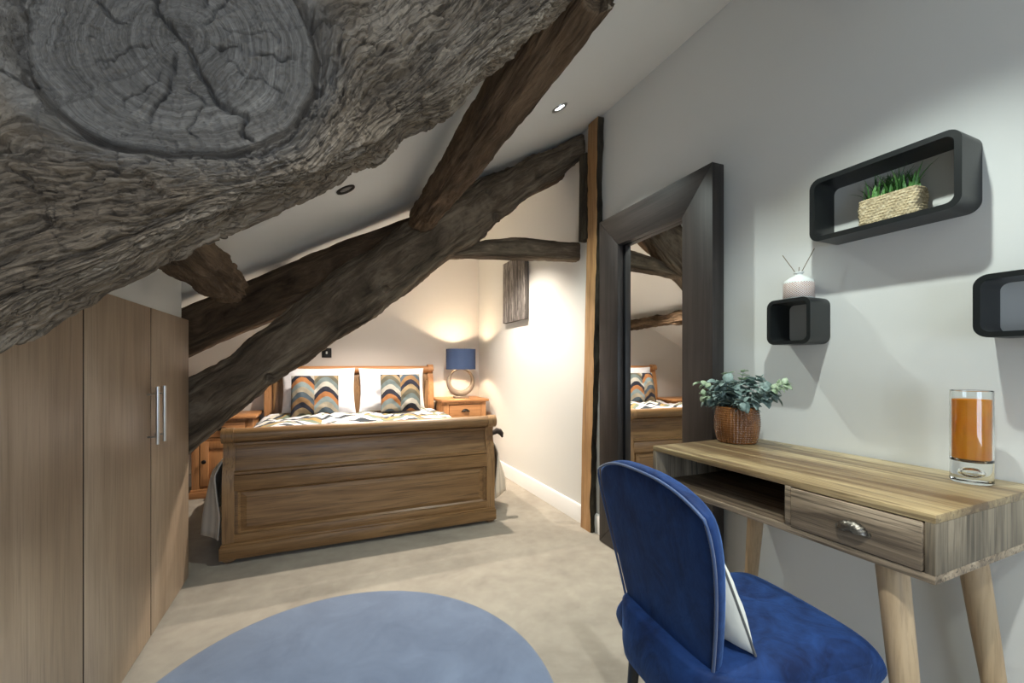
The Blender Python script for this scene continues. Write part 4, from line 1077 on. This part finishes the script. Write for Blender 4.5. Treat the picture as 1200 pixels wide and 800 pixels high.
# upholstered band under the seat, wrapping up behind the backrest
bm = bmesh.new(); N = 96; rows = []
def band_pt(i, grow=0):
    a = 2 * PI * i / N; c, s = math.cos(a), math.sin(a); e = .42
    return (.248 + grow) * math.copysign(abs(c) ** e, c), (.207 + grow) * math.copysign(abs(s) ** e, s)
prof = [(-.030, .325), (-.008, .322), (.0, .330), (.004, .36), (.004, 'top'), (-.004, 'top2'), (-.02, 'top2')]
for g_, z in prof:
    row = []
    for i in range(N):
        x, y = band_pt(i, g_)
        lift = smooth(.05, -.22, x) if True else 0
        zz = z
        if z == 'top': zz = .435 + .030 * float(smooth(-.02, .24, -x))
        if z == 'top2': zz = .440 + .032 * float(smooth(-.02, .24, -x))
        row.append(bm.verts.new((x, y * (1 - .04 * (1 - x / .25)), zz)))
    rows.append(row)
for a, b in zip(rows, rows[1:]):
    for i in range(N): bm.faces.new((a[i], a[(i + 1) % N], b[(i + 1) % N], b[i]))
bm.faces.new(rows[0][::-1]); bm.faces.new(rows[-1])
link('seat_band', finish(bm, 'seat_band', True, 60), M['velvet'], ch)
def back_xyz(a, b, h):
    """a across (-1 near .. 1 far), b up (-1 .. 1), h thickness towards the sitter."""
    t = (b + 1) / 2
    hw = (.164 + .076 * t) * (1 - .10 * t ** 8)
    y = a * hw + .010
    lean = -.194 - .062 * t - .012 * t * t
    wrap = .012 * abs(a) ** 2.2 * (.35 + .65 * t)
    z = .432 + .425 * t - .050 * t ** 2 * abs(a) ** 3
    return (lean + wrap + h * .98, y - h * a * .35, z + h * .15)
me = puff_mesh('backrest', back_xyz, 48, 48, .036, 9, .36, .09, .018)
br = link('backrest', me, M['velvet'], ch)
pts = []
for k in range(97):
    s = k / 96 * 4; q = s % 1; side = min(int(s), 3); v = -1 + 2 * q
    a, b = [( -1, v), (v, 1), (1, -v), (-v, -1)][side]
    a2 = a * math.sqrt(1 - .09 * b * b); b2 = b * math.sqrt(1 - .09 * a * a)
    pts.append(back_xyz(a2 * .978, b2 * .978, -.015))
tube('piping', pts, .0034, M['piping'], br, 8)['label'] = 'pale blue piping'
for x, y in ((-.185, -.16), (-.185, .16), (.19, -.165), (.19, .165)):
    bm = bmesh.new(); tube_bm(bm, [(x, y, .335), (x * 1.12, y * 1.1, 0)], [.017, .010], 16)
    link('leg', finish(bm, 'leg', True, 50), M['black'], ch)
# small scatter cushion leaning on the backrest
def cfn(a, b, t): return (t, a * .13, b * .13)
me = puff_mesh('cushion', cfn, 32, 28, .045, 2.6, .6, .03, .05, wob=.1)
cu = link('cushion', me, M['cream'], None, (.805, .765, .600), (0, -.40, CR))
tag(cu, 'small cream piped cushion propped on the blue chair seat', 'cushion')
pts = []
for k in range(81):
    s = k / 80 * 4; q = s % 1; side = min(int(s), 3); v = -1 + 2 * q
    a, b = [(-1, v), (v, 1), (1, -v), (-v, -1)][side]
    pts.append(cfn(a * math.sqrt(1 - .03 * b * b), b * math.sqrt(1 - .03 * a * a), 0))
tube('piping', pts, .0028, plain('dark_grey_stitching', (.10, .10, .10), .8), cu, 6)['label'] = 'grey stitched edge'

# ------------------------------------------------------------------ downlights and an added spot
SL = math.atan(CES)
def downlight(x, y, lit, label, bez):
    t = thing('downlight', label, 'ceiling light', (x, y, ceil(x) - .001)); t.rotation_euler = (0, -SL, 0)
    link('bezel', lathe_mesh('bezel', [(.026, .002), (.028, -.003), (.036, -.006), (.043, -.004), (.044, .001), (.026, .002)], 40), bez, t)
    link('lens', lathe_mesh('lens', [(0, -.0005), (.020, -.001), (.026, .001), (0, .001)], 32), M['spot'] if lit else M['spotoff'], t)
    return t
downlight(1.122, 1.950, True, 'lit steel ceiling downlight right of the round log, near the wall post', M['steel'])
downlight(.094, 2.10, False, 'unlit black rimmed downlight in the ceiling beside the foreground timber', M['darkmetal'])
def spot(name, x, y, z, w, col, size=115, blend=.7, tilt=(0, 0), rad=.022):
    L = bpy.data.lights.new(name, 'SPOT'); L.energy = w; L.color = col; L.spot_size = math.radians(size); L.spot_blend = blend; L.shadow_soft_size = rad
    o = bpy.data.objects.new(name, L); COL.objects.link(o); o.location = (x, y, z); o.rotation_euler = (tilt[0], tilt[1], 0); return o
cool = (.90, 1.0, .94); warm = (1, .88, .75)
def dspot(x, y, w, col, **k): spot('downlight_or_added_beam', x, y, ceil(x) - .03, w, col, **k)
dspot(1.122, 1.95, 50, cool)
dspot(1.0, .66, 50, cool)
dspot(1.05, -.55, 34, cool)
dspot(.36, .16, 55, (.97, 1.0, .95))  # unseen spot, added to rake the foreground timber and deepen its cracks
dspot(.05, -.75, 14, (.97, 1.0, .97))
dspot(1.0, 3.25, 175, warm)
dspot(.30, 3.75, 115, warm)
L = bpy.data.lights.new('bulb_light', 'POINT'); L.energy = 200; L.color = (1, .76, .5); L.shadow_soft_size = .03
o = bpy.data.objects.new('bulb_light', L); COL.objects.link(o); o.location = (1.346, 4.44, .74 + .43)
# daylight through the window behind
w = bpy.data.worlds.new('sky'); sc.world = w; w.use_nodes = True
bg = w.node_tree.nodes['Background']; bg.inputs[0].default_value = (.68, .82, 1.0, 1); bg.inputs[1].default_value = 6.0
L = bpy.data.lights.new('window_daylight', 'AREA'); L.shape = 'RECTANGLE'; L.size = WX1 - WX0; L.size_y = WZ1 - WZ0
o = bpy.data.objects.new('window_daylight', L); COL.objects.link(o); o.location = ((WX0 + WX1) / 2, YF - .09, (WZ0 + WZ1) / 2); o.rotation_euler = (PI / 2, 0, 0)
L.cycles.is_portal = True

# ------------------------------------------------------------------ camera
cam = bpy.data.cameras.new('camera'); co = bpy.data.objects.new('camera', cam); COL.objects.link(co); sc.camera = co
cam.sensor_width = 36; cam.lens = 506.26 / 1200 * 36; cam.shift_y = 26.7 / 1200; cam.clip_start = .02
co.location = (0, 0, 1.1); co.rotation_euler = (PI / 2, 0, -math.radians(23.62))
sc.view_settings.view_transform = 'Standard'; sc.view_settings.look = 'None'; sc.view_settings.gamma = 1; sc.view_settings.use_curve_mapping = False
sc.view_settings.exposure = 0.45
sc.cycles.use_denoising = True
sc.cycles.max_bounces = 14; sc.cycles.diffuse_bounces = 8; sc.cycles.sample_clamp_indirect = 6
